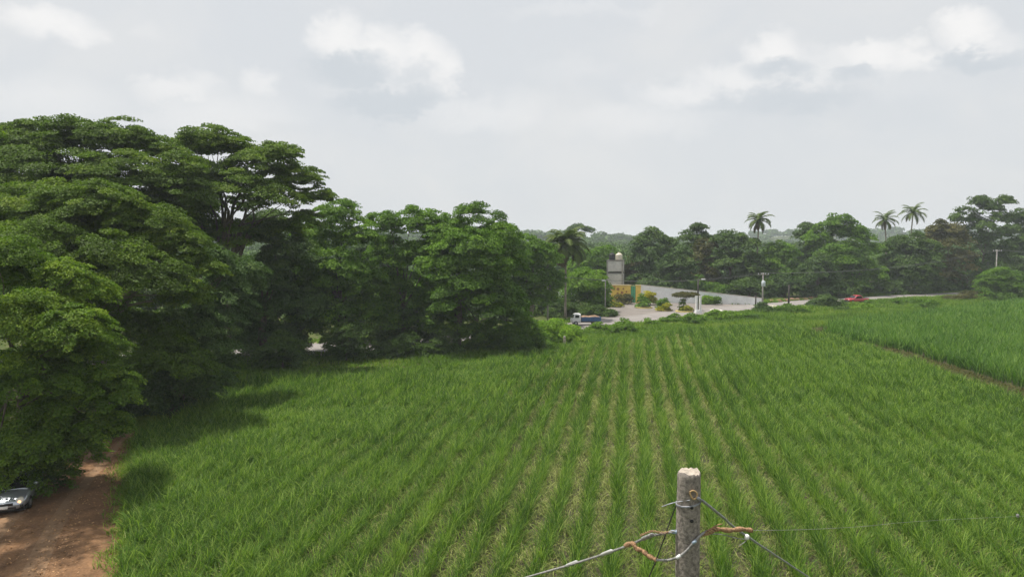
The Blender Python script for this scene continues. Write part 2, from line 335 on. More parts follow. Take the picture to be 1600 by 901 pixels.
def field():
    parts=[]
    x,y=rows_pts(FP,1.42,.24,.10)
    keep=rng.random(len(x))<np.clip(.55+vnoise(x,y,2.6,3)*.9,.3,1); x,y=x[keep],y[keep]
    vig=.75+.5*vnoise(x,y,5,1); wid=np.clip(y/900,.038,.12)
    near=y<52
    t0=.36+.34*(vnoise(x,y,3.0,2)-.5)+.22*(vnoise(x,y,11,19)-.5)+.5*(vnoise(x,y,.45,9)-.5)
    parts.append(clump(x[near],y[near],32,1.12*vig[near],.42,wid[near]*.62,.18,1.15,.135,t0[near],.24,4,.18))
    parts.append(clump(x[~near],y[~near],16,1.22*vig[~near],.4,wid[~near]*.75,.17,.95,.13,t0[~near],.22,3,.15))
    # fill between the rows: dense at left and right, thin in the middle strip
    n=85000; P=np.array(FP); fx=rng.uniform(P[:,0].min(),P[:,0].max(),n); fy=rng.uniform(14,109,n)
    k=inpoly(fx,fy,FP)&(np.abs(fx)<.86*fy+5); fx,fy=fx[k],fy[k]
    ax=fx-fy*math.tan(ROWDIR)                       # distance across the rows
    openness=np.exp(-(np.abs(ax+.5)/12.5)**3)*.92+.30*(vnoise(fx,fy,7,5)-.5)+.45*(vnoise(fx,fy,.9,15)-.5)+.16
    k=rng.random(len(fx))>openness; gx,gy=fx[k],fy[k]
    w=np.clip(gy/900,.036,.11); t0=.40+.30*(vnoise(gx,gy,2.2,6)-.5)+.6*(vnoise(gx,gy,.4,10)-.5)
    parts.append(clump(gx,gy,9,.95*(.6+.8*vnoise(gx,gy,3,8)),.45,w*.8,.38,1.6,.2,t0,.22,3,.2))
    v,q,t=join(parts); o=npmesh('sugarcane_field',v,q,t,LM['cane'],loc=(5,60,0))
    tag(o,'young green sugarcane in straight rows filling the large near field','sugarcane',kind='stuff')
    # yellowing fallen leaves arching between the rows
    n=150000; fx=rng.uniform(P[:,0].min(),P[:,0].max(),n); fy=14+95*rng.random(n)**1.05
    k=inpoly(fx,fy,FP)&(np.abs(fx)<.86*fy+5); fx,fy=fx[k],fy[k]; ax=fx-fy*math.tan(ROWDIR)
    dens=.35+.65*np.exp(-((ax+1)/11)**2); dens*=.5+.9*vnoise(fx,fy,3.3,11); k=rng.random(len(fx))<dens; fx,fy=fx[k],fy[k]
    v,q,t=clump(fx,fy,3,.75,.4,np.clip(fy/1150,.03,.09),.6,2.2,.16,.42+.3*(vnoise(fx,fy,1.5,12)-.5),.22,3)
    o=npmesh('dry_cane_leaves',v,q,t,LM['trash'],loc=(5,60,0))
    tag(o,'yellowing fallen cane leaves on the soil between the rows of the near field','dry leaves',kind='stuff')
    x,y=rows_pts(FIELD2,1.0,.42,.22,wobble=.1); h=1.9*(.85+.3*vnoise(x,y,6,21))
    v,q,t=clump(x,y,10,h,.35,np.clip(y/900,.06,.17),.2,1.1,.24,.46+.36*(vnoise(x,y,4,22)-.5)+.5*(vnoise(x,y,.6,23)-.5),.2,3,.1)
    o=npmesh('sugarcane_field',v,q,t,LM['cane2'],loc=(80,110,0))
    tag(o,'taller bright green sugarcane of the second field beyond the dark ditch at right','sugarcane',kind='stuff')
field()
def verge():
    parts=[]
    n=230000; x=rng.uniform(-45,150,n); y=rng.uniform(35,185,n)
    rc=road_c[::2]; d=np.full(n,1e9)
    for i in range(0,len(rc)): d=np.minimum(d,np.hypot(x-rc[i,0],y-rc[i,1]))
    side=(y-np.interp(x,road_c[:,0],road_c[:,1]))<0
    k=(d>4.2)&(d<np.where(x>30,26,24))&~inpoly(x,y,FP)&~inpoly(x,y,FIELD2)&~inpoly(x,y,yard)&(side|(d<7.5))&~inpoly(x,y,[(43,14),(36,14),(41,58),(43.4,100),(47,100)])
    tc_=track_c; dt=np.full(n,1e9)
    for p in tc_[::3]: dt=np.minimum(dt,np.hypot(x-p[0],y-p[1]))
    k&=dt>2.0; x,y,d0=x[k],y[k],d[k]
    parts.append(clump(x,y,5,np.where((x>30)&(d0>9),.75,.38)*(.6+1.3*vnoise(x,y,5,31)),.4,np.clip(y/800,.06,.18),.4,1.2,.3,.45+.5*(vnoise(x,y,4,32)-.5),.15,2))
    # ditch weeds between the two fields
    n=13000; yy_=rng.uniform(14,112,n); e1=np.interp(yy_,[14,36,58,82,109],[35.5,38.5,41.2,43,44]); e2=np.interp(yy_,[14,40,60,82,108],[43.4,44.2,45,46.4,47.5])
    xx=e1+(e2-e1)*rng.random(n); k=rng.random(n)<.35+.6*(np.abs((xx-e1)/(e2-e1)-.5)*2)**2; xx,yy_=xx[k],yy_[k]
    v,q,t=clump(xx,yy_,5,.42,.5,np.clip(yy_/900,.05,.12),.7,1.5,.25,.45+0*xx,.3,2)
    o=npmesh('ditch_weeds',v,q,t,LM['olive'],loc=(44,60,0)); tag(o,'dry grey-brown weeds in the dark ditch between the two cane fields','weeds',kind='stuff')
    # ragged track edge
    n=11000; i=rng.integers(0,len(track_c)-2,n); tx=track_c[i+1]-track_c[i]; tx/=np.hypot(*tx.T)[:,None]; nn=np.stack([-tx[:,1],tx[:,0]],-1)
    off=(track_w[i]/2+rng.normal(.15,.55,n)+.7*(vnoise(track_c[i][:,0],track_c[i][:,1],1.6,77)-.6))*np.where(rng.random(n)<.5,1,-1); p=track_c[i]+nn*off[:,None]
    parts.append(clump(p[:,0],p[:,1],7,.38,.45,.035,.5,1.2,.14,.5+0*off,.22,3,.2))
    v,q,t=join(parts); o=npmesh('verge_grass',v,q,t,LM['grass'],loc=(5,60,0)); tag(o,'rough grass and weeds along the road, the ditch and the dirt track','grass',kind='stuff')
verge()
# dry litter on the track
def litter():
    n=4200; i=rng.integers(0,len(track_c)-1,n); p=track_c[i]+np.where(rng.random((n,1))<.5,rng.normal(0,1.4,(n,2)),rng.normal(0,.5,(n,2))+np.array([1.6,.6])); m=n
    c=np.stack([p[:,0],p[:,1],rng.uniform(.02,.05,m)],-1); s=rng.uniform(.03,.075,m); a=rng.uniform(0,6.28,m)
    u=np.stack([np.cos(a),np.sin(a),rng.normal(0,.3,m)],-1)*s[:,None]; w=np.stack([-np.sin(a),np.cos(a),rng.normal(0,.3,m)],-1)*s[:,None]*.5
    v=np.stack([c-u,c+w,c+u,c-w],1).reshape(-1,3); q=np.arange(m*4).reshape(-1,4); t=rng.random(m)
    o=npmesh('leaf_litter',v,q,t,leafmat('fallen_leaf',(.10,.06,.03),(.28,.15,.07),(.5,.3,.15),.1),loc=(-20,40,0)); tag(o,'dry brown leaf litter scattered over the red dirt track','leaf litter',kind='stuff')
litter()
# ------------------------------------------------------------------ foliage
def leaves(c, nrm, size, tint, asp=.55):
    n=len(c); nrm=nrm/np.linalg.norm(nrm,axis=1,keepdims=True); r=rng.normal(size=(n,3)); a=np.cross(nrm,r); a/=np.linalg.norm(a,axis=1,keepdims=True); b=np.cross(nrm,a)
    s=size[:,None]*.5; bend=nrm*s*.35
    v=np.stack([c-a*s-bend,c+b*s*asp+bend*.4,c+a*s-bend,c-b*s*asp+bend*.4],1).reshape(-1,3); return v,np.arange(n*4).reshape(-1,4),tint
def lobe_leaves(lobes, leaf, pad=.30, flat=.34, cover=1.5, dens=1.6, low=-.25, tintv=.22, skirt=.35):
    """lobes: (cx,cy,cz,R,Rz). Leaf-tufts (pads) sit over the shell of every lobe; leaves fill each tuft's upper skin."""
    C=[];Nn=[];T=[];S=[]; pads=[]
    for cx,cy,cz,R,Rz in lobes:
        rp0=max(pad*R,leaf*2.2); npd=max(7,int(2.2*R*R/(rp0*rp0)*cover)); lt=rng.normal(.5,.09)
        zt=rng.uniform(low,1,npd); k=rng.random(npd)<.15; a=rng.uniform(0,2*np.pi,npd); rr=np.sqrt(np.clip(1-zt**2,0,1)); rad=rng.uniform(.70,1.06,npd); rad[k]*=.55
        d=np.stack([rr*np.cos(a),rr*np.sin(a),zt],-1); pc=np.array([cx,cy,cz])+d*np.array([R,R,Rz])*rad[:,None]
        rp=rp0*rng.uniform(.6,1.35,npd); pt=lt+rng.normal(0,tintv*.6,npd)
        for j in range(npd):
            m=max(10,int(3.14*rp[j]**2*dens/(leaf*leaf*.55*.5)*.62)); u=rng.random(m)**.55; th=rng.uniform(0,2*np.pi,m)
            wob=1+.25*np.sin(th*3+j)+.15*np.sin(th*5+2*j)
            zz=np.sqrt(np.clip(1-u**2,0,1))*rng.uniform(-.35,1,m)
            P=np.stack([np.cos(th)*u*wob,np.sin(th)*u*wob,zz*flat],-1)*rp[j]
            P[:,2]-= (P[:,0]*d[j,0]+P[:,1]*d[j,1])*skirt          # tufts tip over towards the outside
            nn=np.stack([np.cos(th)*u*.6+d[j,0]*.5,np.sin(th)*u*.6+d[j,1]*.5,.7+0*u],-1)+rng.normal(0,.42,(m,3))
            C.append(pc[j]+P); Nn.append(nn); T.append(np.clip(pt[j]+rng.normal(0,tintv*.55,m),0,1)); S.append(leaf*rng.uniform(.65,1.3,m))
        pads.append(pc)
    return leaves(np.concatenate(C),np.concatenate(Nn),np.concatenate(S),np.concatenate(T)),pads
def limbs(mb, base, fork, pads, r0, nl=14, sides=7, upright=.5):
    base=np.array(base,float); fork=np.array(fork,float)
    mid=(base+fork)/2+np.append(rng.normal(0,.12,2)*np.linalg.norm(fork-base)*.3,0)
    mb.tube([base-[0,0,.2],base+[0,0,.35],mid,fork],[r0*1.7,r0*1.15,r0*.95,r0*.8],sides+3)
    P=np.concatenate(pads); idx=rng.permutation(len(P))[:nl]
    for i in idx:
        t=P[i]-[0,0,.15]; d=t-fork; L_=np.linalg.norm(d); m1=fork+d*.35+np.array([0,0,L_*.16*upright])+rng.normal(0,.05*L_,3); m2=fork+d*.7+np.array([0,0,L_*.10*upright])+rng.normal(0,.05*L_,3)
        k=r0*rng.uniform(.25,.5); st=fork+(fork-mid)*rng.uniform(-.7,.0); mb.tube([st,m1,m2,t],[k,k*.55,k*.28,.02],sides-2,False)
def tree(name, lobes_px, Y, base_px, mt, label, cat='tree', group=None, leaf=None, bark=BARK, r0=.4, forkf=.42, flat=.55, cover=2.2, dens=1.7, pad=.27, asp=.85, low=-.6, depthj=.5, nl=12, baseY=None, skirt=.3, tintv=.24, sub=0):
    """lobes given as picture extents (px, top, half-width) at the tree's own distance Y, turned into metres there"""
    k=Y/F; bx=at(base_px,400,Y)[0]; by=Y if baseY is None else baseY; lobes=[]; ctr=at(base_px,400,Y)
    full=list(lobes_px)
    for l in lobes_px[:sub]:
        for sg in (-1,1): full.append((l[0]+sg*l[2]*rng.uniform(.45,.8),l[1]+l[2]*rng.uniform(.3,.6),l[2]*rng.uniform(.45,.62),(l[3] if len(l)>3 else 0)+rng.uniform(-1,1)*l[2]*k*.4))
    for l in full:
        px,py,hw=l[:3]; dy=l[3] if len(l)>3 else rng.uniform(-1,1)*hw*k*depthj; R=hw*k; Rz=R*asp
        p=at(px,py,Y+dy); lobes.append((p[0],p[1],max(p[2]-Rz*.96,Rz*.45),R,Rz))
    lf=leaf or max(.13,Y*.0034)
    (v,q,t),pads=lobe_leaves(lobes,lf,pad,flat,cover,dens,low,tintv,skirt)
    k_=v.reshape(-1,4,3)[:,:,2].min(1)>.08; v=v.reshape(-1,4,3)[k_].reshape(-1,3); t=t[k_]; q=np.arange(len(v)).reshape(-1,4)
    top=max(l[2]+l[4] for l in lobes); root=empty(name,(bx,by,0),0,label,cat,group)
    npmesh('crown',v,q,t,LM[mt],root,(bx,by,0))
    mb=MB(); cx=np.mean([l[0] for l in lobes]); fz=top*forkf; limbs(mb,(0,0,0),((cx-bx)*.12,0,fz),[p-np.array([bx,by,0]) for p in pads],r0,nl)
    mb.build('trunk',bark,root,smooth=True); return root
# --- the big trees at the left
tree('rain_tree',[(-70,205,80),(0,196,62),(62,188,55),(125,183,52),(185,188,48),(215,207,32),(250,216,34),(278,236,38,-2),(262,266,60,-2),(240,300,60),(20,232,80,-3),(110,228,75,-3),(195,238,60,-3),(60,300,90,-2),(170,310,80,-1)],64,110,'rain',
     'tallest spreading rain tree at the far left with a broad flat-topped crown','rain tree' and 'tree',r0=.7,forkf=.5,flat=.38,asp=.6,cover=1.7,nl=14,skirt=.25,low=-.4,sub=9)
tree('rain_tree',[(330,195,44),(365,212,36),(292,212,30),(400,232,50),(432,222,38),(468,258,38),(492,292,26),(300,250,55,-2),(370,268,58,-3),(430,285,50,-2),(255,262,50),(300,330,60,1),(380,345,55,2),(260,310,55),(340,300,50,2),(430,340,50,3),(470,330,35)],70,345,'rain',
     'tall rain tree whose umbrella crown overhangs sky gaps, right of the tallest one','tree',r0=.6,forkf=.45,flat=.38,asp=.56,cover=1.5,nl=18,skirt=.25,low=-.3,sub=8)
tree('rain_tree',[(30,290,85),(105,284,60),(160,288,62),(225,318,62),(275,350,46),(303,392,34),(60,345,90,-3),(150,365,80,-3),(235,400,62,-2),(290,440,40),(120,440,90),(215,480,70),(265,530,60)],48,150,'rain',
     'rain tree with sloping layered crown in front of the two tallest trees','tree',r0=.5,forkf=.45,flat=.42,asp=.66,cover=2.1,nl=14,skirt=.4,low=-.4,sub=6,bark=BARKL)
tree('leaning_tree',[(-30,385,70),(25,372,45),(60,400,52),(105,405,38),(135,432,42),(40,455,70,-2),(110,475,58,-2),(150,520,50),(60,535,70,-2),(165,575,48,-1),(20,600,70),(110,600,60,-1),(195,590,26),(65,655,60,-2),(150,645,42),(-20,690,60,-2),(60,720,46,-1),(120,680,40),(170,640,34)],36,20,'near',
     'bright green feathery tree nearest the camera, spilling over the dirt track','tree',r0=.3,forkf=.45,flat=.42,asp=.72,cover=2.1,nl=12,skirt=.5,pad=.25,low=-.5)
tree('shade_tree',[(330,385,40,2),(370,400,45,4),(348,440,50,2),(300,455,50),(265,505,52),(330,500,42),(285,560,55),(235,560,50),(325,560,36),(255,620,40),(205,615,36),(190,662,28)],52,270,'blue',
     'dull dark green tree drooping over the shaded bend of the dirt track','tree',r0=.4,asp=.85,cover=2.2,forkf=.5,skirt=.5)
tree('shade_tree',[(420,330,45),(455,372,45),(395,400,55),(360,440,50),(430,430,60),(470,450,45),(380,490,50),(430,500,50),(345,505,40)],76,412,'blue',
     'dark leafy tree below the overhanging umbrella crown, left of the leafy group','tree',r0=.45,asp=.7,forkf=.35)
tree('broadleaf_tree',[(528,313,38),(495,345,40),(560,345,32),(520,385,52),(480,410,45),(560,410,42),(530,455,50),(492,470,42),(575,460,30)],80,532,'mid',
     'dark broadleaf tree between the umbrella crown and the lighter green pair','tree',r0=.45,asp=.75,forkf=.35)
tree('broadleaf_tree',[(600,330,28),(640,326,32),(672,330,22),(612,368,40),(655,372,38),(600,415,38),(640,425,45),(605,465,38),(660,470,38)],84,628,'mid',
     'mid green tree with small sky holes, left of the dome-shaped crown','tree',r0=.42,asp=.78,forkf=.35)
tree('broadleaf_tree',[(738,321,48),(700,336,34),(782,345,34),(735,360,60,-2),(690,378,40),(790,385,36),(740,415,62,-2),(700,440,40),(780,440,42,-3),(690,475,36),(738,500,26)],82,712,'mid',
     'round dome-crowned green tree standing above the vine hedge','tree',r0=.5,asp=.8,forkf=.38)
tree('broadleaf_tree',[(820,366,32),(848,380,26),(800,395,30),(835,408,36),(860,425,22),(800,440,28),(845,445,28)],107,828,'mid',
     'low green tree sloping down to the brown-fringed fan palm','tree',r0=.35,asp=.8,bark=BARKL)
tree('shade_tree',[(640,480,40),(600,500,34),(665,505,26),(575,515,26)],88,650,'dark',
     'squat dark tree in the gap under the lighter green pair','tree',r0=.3,asp=.9)
tree('yard_tree',[(918,418,30),(935,440,22),(905,440,26),(925,455,26),(942,465,12)],128,922,'lime' and 'mid',
     'bushy bright green tree right of the fan palm, beside the lamp pole','tree',r0=.3,asp=.85)
tree('yard_tree',[(925,388,24),(945,384,17),(908,402,20),(935,405,22)],168,930,'mid',
     'distant leafy tree just left of the concrete water tower','tree',r0=.3,asp=.85)
tree('shade_tree',[(-190,110,125),(-260,170,130),(-170,210,105),(-300,120,90)],29,-330,'near',
     'tree beyond the left picture edge whose shade falls on the dirt track','tree',r0=.35,nl=8,cover=.75,leaf=.2)
# --- undergrowth and hedges along the field edge
def bush(name, lob, Y, px, mt, label, cat='bush', **k):
    k.setdefault('asp',.85); k.setdefault('r0',.09); k.setdefault('nl',6); k.setdefault('forkf',.3); k.setdefault('low',-.5); k.setdefault('leaf',max(.13,Y*.0024)); k.setdefault('pad',.36)
    ex=[(l[0]+rng.uniform(-.2,.2)*l[2],l[1]+l[2]*1.1,l[2]*.95) for l in lob]
    ex=[e for e in ex if CAMH-(e[1]-378)*Y/F>.5]
    return tree(name, list(lob)+ex, Y, px, mt, label, cat, **k)
bush('hedge',[(865,500,26),(890,508,18),(845,508,20),(903,520,11),(835,518,18),(870,520,24),(896,530,14)],88,872,'limeb','bright lime green hedge mound left of the blue and white truck','hedge')
bush('vine_hedge',[(815,485,16),(830,498,16),(800,503,22),(775,500,20),(755,510,18),(742,525,14),(790,522,26),(820,520,22),(765,535,18),(842,530,20),(735,535,14),(805,512,26)],84,790,'mid','dark vine-covered hedge between the dome-crowned tree and the lime green mound','hedge')
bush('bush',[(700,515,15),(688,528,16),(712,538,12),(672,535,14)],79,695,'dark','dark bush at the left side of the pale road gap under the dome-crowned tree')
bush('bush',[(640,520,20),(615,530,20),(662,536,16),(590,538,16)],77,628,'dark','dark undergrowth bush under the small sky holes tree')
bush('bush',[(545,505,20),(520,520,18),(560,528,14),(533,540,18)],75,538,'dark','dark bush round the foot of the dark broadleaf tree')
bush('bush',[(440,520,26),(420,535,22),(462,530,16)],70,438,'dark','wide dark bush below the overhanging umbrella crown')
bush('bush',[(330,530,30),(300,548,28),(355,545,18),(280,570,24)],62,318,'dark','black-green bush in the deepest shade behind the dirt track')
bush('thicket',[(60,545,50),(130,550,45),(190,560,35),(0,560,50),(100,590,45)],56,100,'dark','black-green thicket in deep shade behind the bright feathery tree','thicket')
bush('bush',[(20,690,40),(75,700,36),(105,718,22),(-20,700,50),(60,730,18)],41,40,'blue','scrubby bush on the bank directly behind the silver car')
bush('bush',[(145,672,22),(120,690,24),(172,690,12)],45,140,'dark','small leafy bush where the dirt track enters the shade')
bush('bush',[(975,500,17),(990,509,10),(960,508,9)],98,975,'mid','round dark green bush on the field edge below the yard kerbs')
bush('bush',[(1016,507,10),(1027,511,7)],107,1018,'mid','small green bush on the field edge, second from the truck')
bush('bush',[(1052,503,11),(1040,508,8),(1064,508,7)],111,1052,'mid','small green bush on the field edge below the clipped flat-topped shrub')
bush('bush',[(935,512,11),(950,516,8),(925,518,7)],101,936,'lime','light green bush on the field edge right beside the truck')
bush('bush',[(1084,503,12),(1072,507,8),(1098,507,8)],110,1085,'mid','green bush on the field edge straight below the white monument')
bush('bush',[(1166,495,11),(1178,497,8),(1155,499,8)],114,1166,'mid','green bush on the verge left of the round bluish bush')
bush('bush',[(1345,483,9),(1360,485,8),(1332,486,7)],128,1346,'lime','light green bush on the verge in front of the red pickup')
bush('bush',[(1450,476,11),(1465,472,9),(1435,479,8)],134,1450,'mid','green bush on the verge where the road disappears')
bush('bush',[(1120,500,14),(1138,498,12),(1102,505,10),(1152,502,9)],114,1124,'lime','low yellowish green bush spread along the road verge in front of the yard')
bush('bush',[(1194,473,12),(1190,480,15),(1202,484,12)],121,1194,'blue','round bluish green bush standing at the foot of the transformer pole')
bush('bush',[(1228,480,14),(1245,486,12),(1215,490,12),(1258,492,9)],122,1232,'mid','spreading green bush right of the round bluish bush')
bush('bush',[(1290,462,14),(1305,466,12),(1275,470,12),(1290,474,16)],134,1290,'blue','tall dull green bush on the verge left of the red pickup')
bush('bush',[(1322,481,8),(1312,482,7)],128,1318,'dark','small dark bush on the verge just below the red pickup')
bush('bush',[(1400,478,8),(1375,480,7),(1425,476,8),(1440,474,7),(1360,482,6)],141,1405,'mid','long low bush on the verge below the empty road right of the pickup')
bush('bush',[(1495,460,10),(1510,456,10),(1530,457,11),(1480,465,8)],150,1500,'olive','low yellowish bushes at the road end beside the large field-corner bush')
bush('bush',[(1560,415,17),(1545,428,17),(1580,425,20),(1565,442,26),(1592,440,16),(1540,448,14)],150,1567,'mid','large rounded bush at the corner of the far cane field')
# --- trees behind the yard and the road, right half
BG=[
 ([(1018,354,14),(1003,366,12),(1030,364,12),(1012,378,20),(995,392,16),(1025,395,20),(1005,415,20)],168,1012,'blue','dark grey-green tree directly right of the water tower'),
 ([(1044,372,9),(1040,388,13),(1052,395,12),(1044,412,16)],172,1044,'dark','slim dark tree behind the white wall, right of the grey-green one'),
 ([(1062,383,13),(1052,398,16),(1070,402,16),(1060,420,18),(1068,440,14)],158,1062,'blue','lighter pyramid-shaped tree close behind the white wall above the clipped shrub'),
 ([(1090,350,8),(1077,360,10),(1096,362,10),(1084,375,16),(1098,385,14)],180,1088,'dark','dark twin-peaked tree rising above the middle of the white wall'),
 ([(1104,372,14),(1092,385,15),(1112,390,17),(1100,410,20),(1112,425,16)],170,1104,'olive','brownish half-bare tree below the dark twin-peaked one'),
 ([(1130,362,14),(1145,360,16),(1158,366,12),(1135,385,22),(1155,392,20),(1140,415,24),(1125,435,16)],168,1142,'dark','wide dark green tree left of the lone tall palm'),
 ([(1172,372,12),(1165,390,16),(1180,398,16),(1170,415,20),(1182,430,18)],166,1174,'dark','dark tree wrapped round the trunk of the lone tall palm'),
 ([(1215,378,15),(1232,382,14),(1205,392,16),(1225,398,20),(1210,418,22),(1240,415,16)],166,1218,'mid','mid green tree above the transformer pole'),
 ([(1262,348,8),(1255,358,11),(1268,362,10),(1258,378,16),(1268,395,16)],184,1260,'blue','narrow grey-green tree at the left shoulder of the broad green one'),
 ([(1312,332,17),(1293,343,17),(1335,346,18),(1280,358,17),(1352,362,15),(1310,362,34,-3),(1340,380,26),(1290,385,26),(1365,378,12)],172,1315,'mid','broad rounded green tree, largest between the palms'),
 ([(1280,398,18),(1265,412,18),(1292,415,16),(1275,432,22),(1300,438,18)],152,1278,'blue','dull green tree left above the red pickup'),
 ([(1325,385,20),(1345,395,20),(1310,402,16),(1330,415,26),(1368,415,16),(1310,432,20),(1375,425,10)],150,1335,'mid','leafy tree with light green tips directly above the red pickup'),
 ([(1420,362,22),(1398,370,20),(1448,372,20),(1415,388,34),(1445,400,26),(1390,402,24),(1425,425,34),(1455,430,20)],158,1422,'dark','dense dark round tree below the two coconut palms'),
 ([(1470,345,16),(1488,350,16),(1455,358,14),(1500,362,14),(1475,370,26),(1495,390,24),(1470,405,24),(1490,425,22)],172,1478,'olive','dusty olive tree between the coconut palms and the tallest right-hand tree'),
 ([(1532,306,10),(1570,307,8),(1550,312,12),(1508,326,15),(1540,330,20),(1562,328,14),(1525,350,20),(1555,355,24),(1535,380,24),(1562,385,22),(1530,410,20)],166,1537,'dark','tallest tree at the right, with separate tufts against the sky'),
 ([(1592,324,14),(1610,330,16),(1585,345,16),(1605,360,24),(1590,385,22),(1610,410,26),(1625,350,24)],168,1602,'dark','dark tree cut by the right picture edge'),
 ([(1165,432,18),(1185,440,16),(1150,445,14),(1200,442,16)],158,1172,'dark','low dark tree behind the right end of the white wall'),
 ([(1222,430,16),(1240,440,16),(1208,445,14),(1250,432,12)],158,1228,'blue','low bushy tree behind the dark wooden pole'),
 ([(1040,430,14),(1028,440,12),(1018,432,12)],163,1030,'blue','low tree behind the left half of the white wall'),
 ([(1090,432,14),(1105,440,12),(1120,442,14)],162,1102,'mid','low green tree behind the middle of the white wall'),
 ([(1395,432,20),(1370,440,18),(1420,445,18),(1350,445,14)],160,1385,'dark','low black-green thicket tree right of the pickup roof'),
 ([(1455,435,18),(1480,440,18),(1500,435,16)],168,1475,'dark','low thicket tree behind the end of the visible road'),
 ([(985,400,14),(978,415,12),(990,425,14)],172,984,'olive','small olive tree pressed against the right side of the water tower'),
 ([(1300,430,18),(1325,440,18),(1280,445,16)],162,1302,'dark','low dark thicket tree left of the pickup roof'),
]
for lob,Y,px,mt,lab in BG:
    if px>1250: Y=max(Y,158+(px-1250)*.11)
    tree('background_tree',lob,Y,px,mt,lab,'tree','trees standing behind the road and the yard',asp=.95,r0=.3,nl=8,cover=1.6,pad=.36,forkf=.4,sub=4,bark=BARKL if mt=='brown' else BARK)
# far bushes filling the foot of the left tree line
tree('background_tree',[(590,365,24),(560,372,20),(612,385,22),(575,395,30)],135,590,'blue','hazy green tree glimpsed behind the tree line through its holes','tree',r0=.3,asp=.8)
tree('background_tree',[(860,395,18),(835,402,20),(850,415,22),(880,425,20),(868,445,20)],140,860,'mid','leafy tree behind the fan palm','tree',r0=.3,asp=.85)
BACKFILL=[(330,430,120,'mid',60),(420,420,125,'dark',55),(500,425,118,'blue',50),(470,470,112,'dark',45),(580,430,122,'dark',50),(660,420,126,'mid',50),(640,470,112,'dark',45),(740,430,124,'blue',48),(720,475,116,'dark',40),(800,440,122,'dark',45),(790,480,114,'dark',34),(850,455,126,'dark',30),(240,420,110,'dark',70),(150,420,104,'dark',80),(40,420,100,'dark',90),(-50,430,96,'dark',90),(560,485,110,'dark',40),(380,480,108,'dark',50),(870,478,128,'dark',24)]
WHERE=['left of the overhanging umbrella crown','under the overhanging umbrella crown','left of the dark broadleaf tree','under the dark broadleaf tree','right of the dark broadleaf tree','behind the small sky holes tree','below the small sky holes tree','behind the dome-crowned tree','below the dome-crowned tree','left of the fan palm','low beside the vine hedge','close to the fan palm trunk','behind the drooping dark tree','behind the sloping layered tree','behind the bright feathery tree','at the far left edge of the photo','over the pale road gap','over the grey road gap at the left','at the foot of the fan palm']
for i,(px,py,Y,mt,hw) in enumerate(BACKFILL):
    lob=[(px,py,hw*.6),(px-hw*.5,py+14,hw*.5),(px+hw*.5,py+12,hw*.5),(px-hw*.2,py+38,hw*.6),(px+hw*.4,py+42,hw*.5)]
    tree('roadside_tree',lob,Y,px,mt,'shaded tree across the road, '+WHERE[i],'tree','trees across the road behind the left tree line',asp=.9,r0=.3,nl=6,cover=1.5,pad=.42,dens=1.3,leaf=.62)
# --- far wood on the hills
def far_wood():
    n=5200; y=215+1350*rng.random(n)**1.35; x=rng.uniform(-.85,.85,n)*y; k=np.ones(n,bool); x,y=x[k],y[k]; n=len(x)
    R=rng.uniform(4.5,8.5,n); h=rng.uniform(7,11.5,n)*np.clip(y/260,.8,1.15); z=hill(x,y); C=[];Nn=[];T=[];S=[]
    for i in range(n):
        m=int(np.clip(70000/y[i],70,330)); d=rng.normal(size=(m,3)); d[:,2]=np.abs(d[:,2])*.9-.25; d/=np.linalg.norm(d,axis=1,keepdims=True)
        bump=1+.16*np.sin(d[:,0]*6+i)*np.cos(d[:,1]*7+i)
        c=np.array([x[i],y[i],z[i]+h[i]-R[i]*.6])+d*bump[:,None]*np.array([R[i],R[i],R[i]*.62])*rng.uniform(.8,1.05,m)[:,None]
        C.append(c);Nn.append(d+rng.normal(0,.35,(m,3)));T.append(np.clip(rng.normal(.5+.3*math.sin(i*7.1),.15,m),0,1));S.append(np.full(m,max(1.3,y[i]*.0042))*rng.uniform(.7,1.2,m))
    v,q,t=leaves(np.concatenate(C),np.concatenate(Nn),np.concatenate(S),np.concatenate(T)); v[:,2]=np.maximum(v[:,2],.05)
    o=npmesh('distant_wood',v,q,t,LM['far'],loc=(0,400,0)); tag(o,'hazy wooded hills along the horizon behind all the trees','wood',kind='stuff')
far_wood()
def lone_far_tree():
    tree('distant_tree',[(905,351,13),(918,356,9),(893,358,8)],330,905,'far','flat-topped hazy tree standing up on the far hill behind the fan palm','tree',r0=.5,asp=.45,forkf=.7,leaf=.9,bark=BARK)
lone_far_tree()
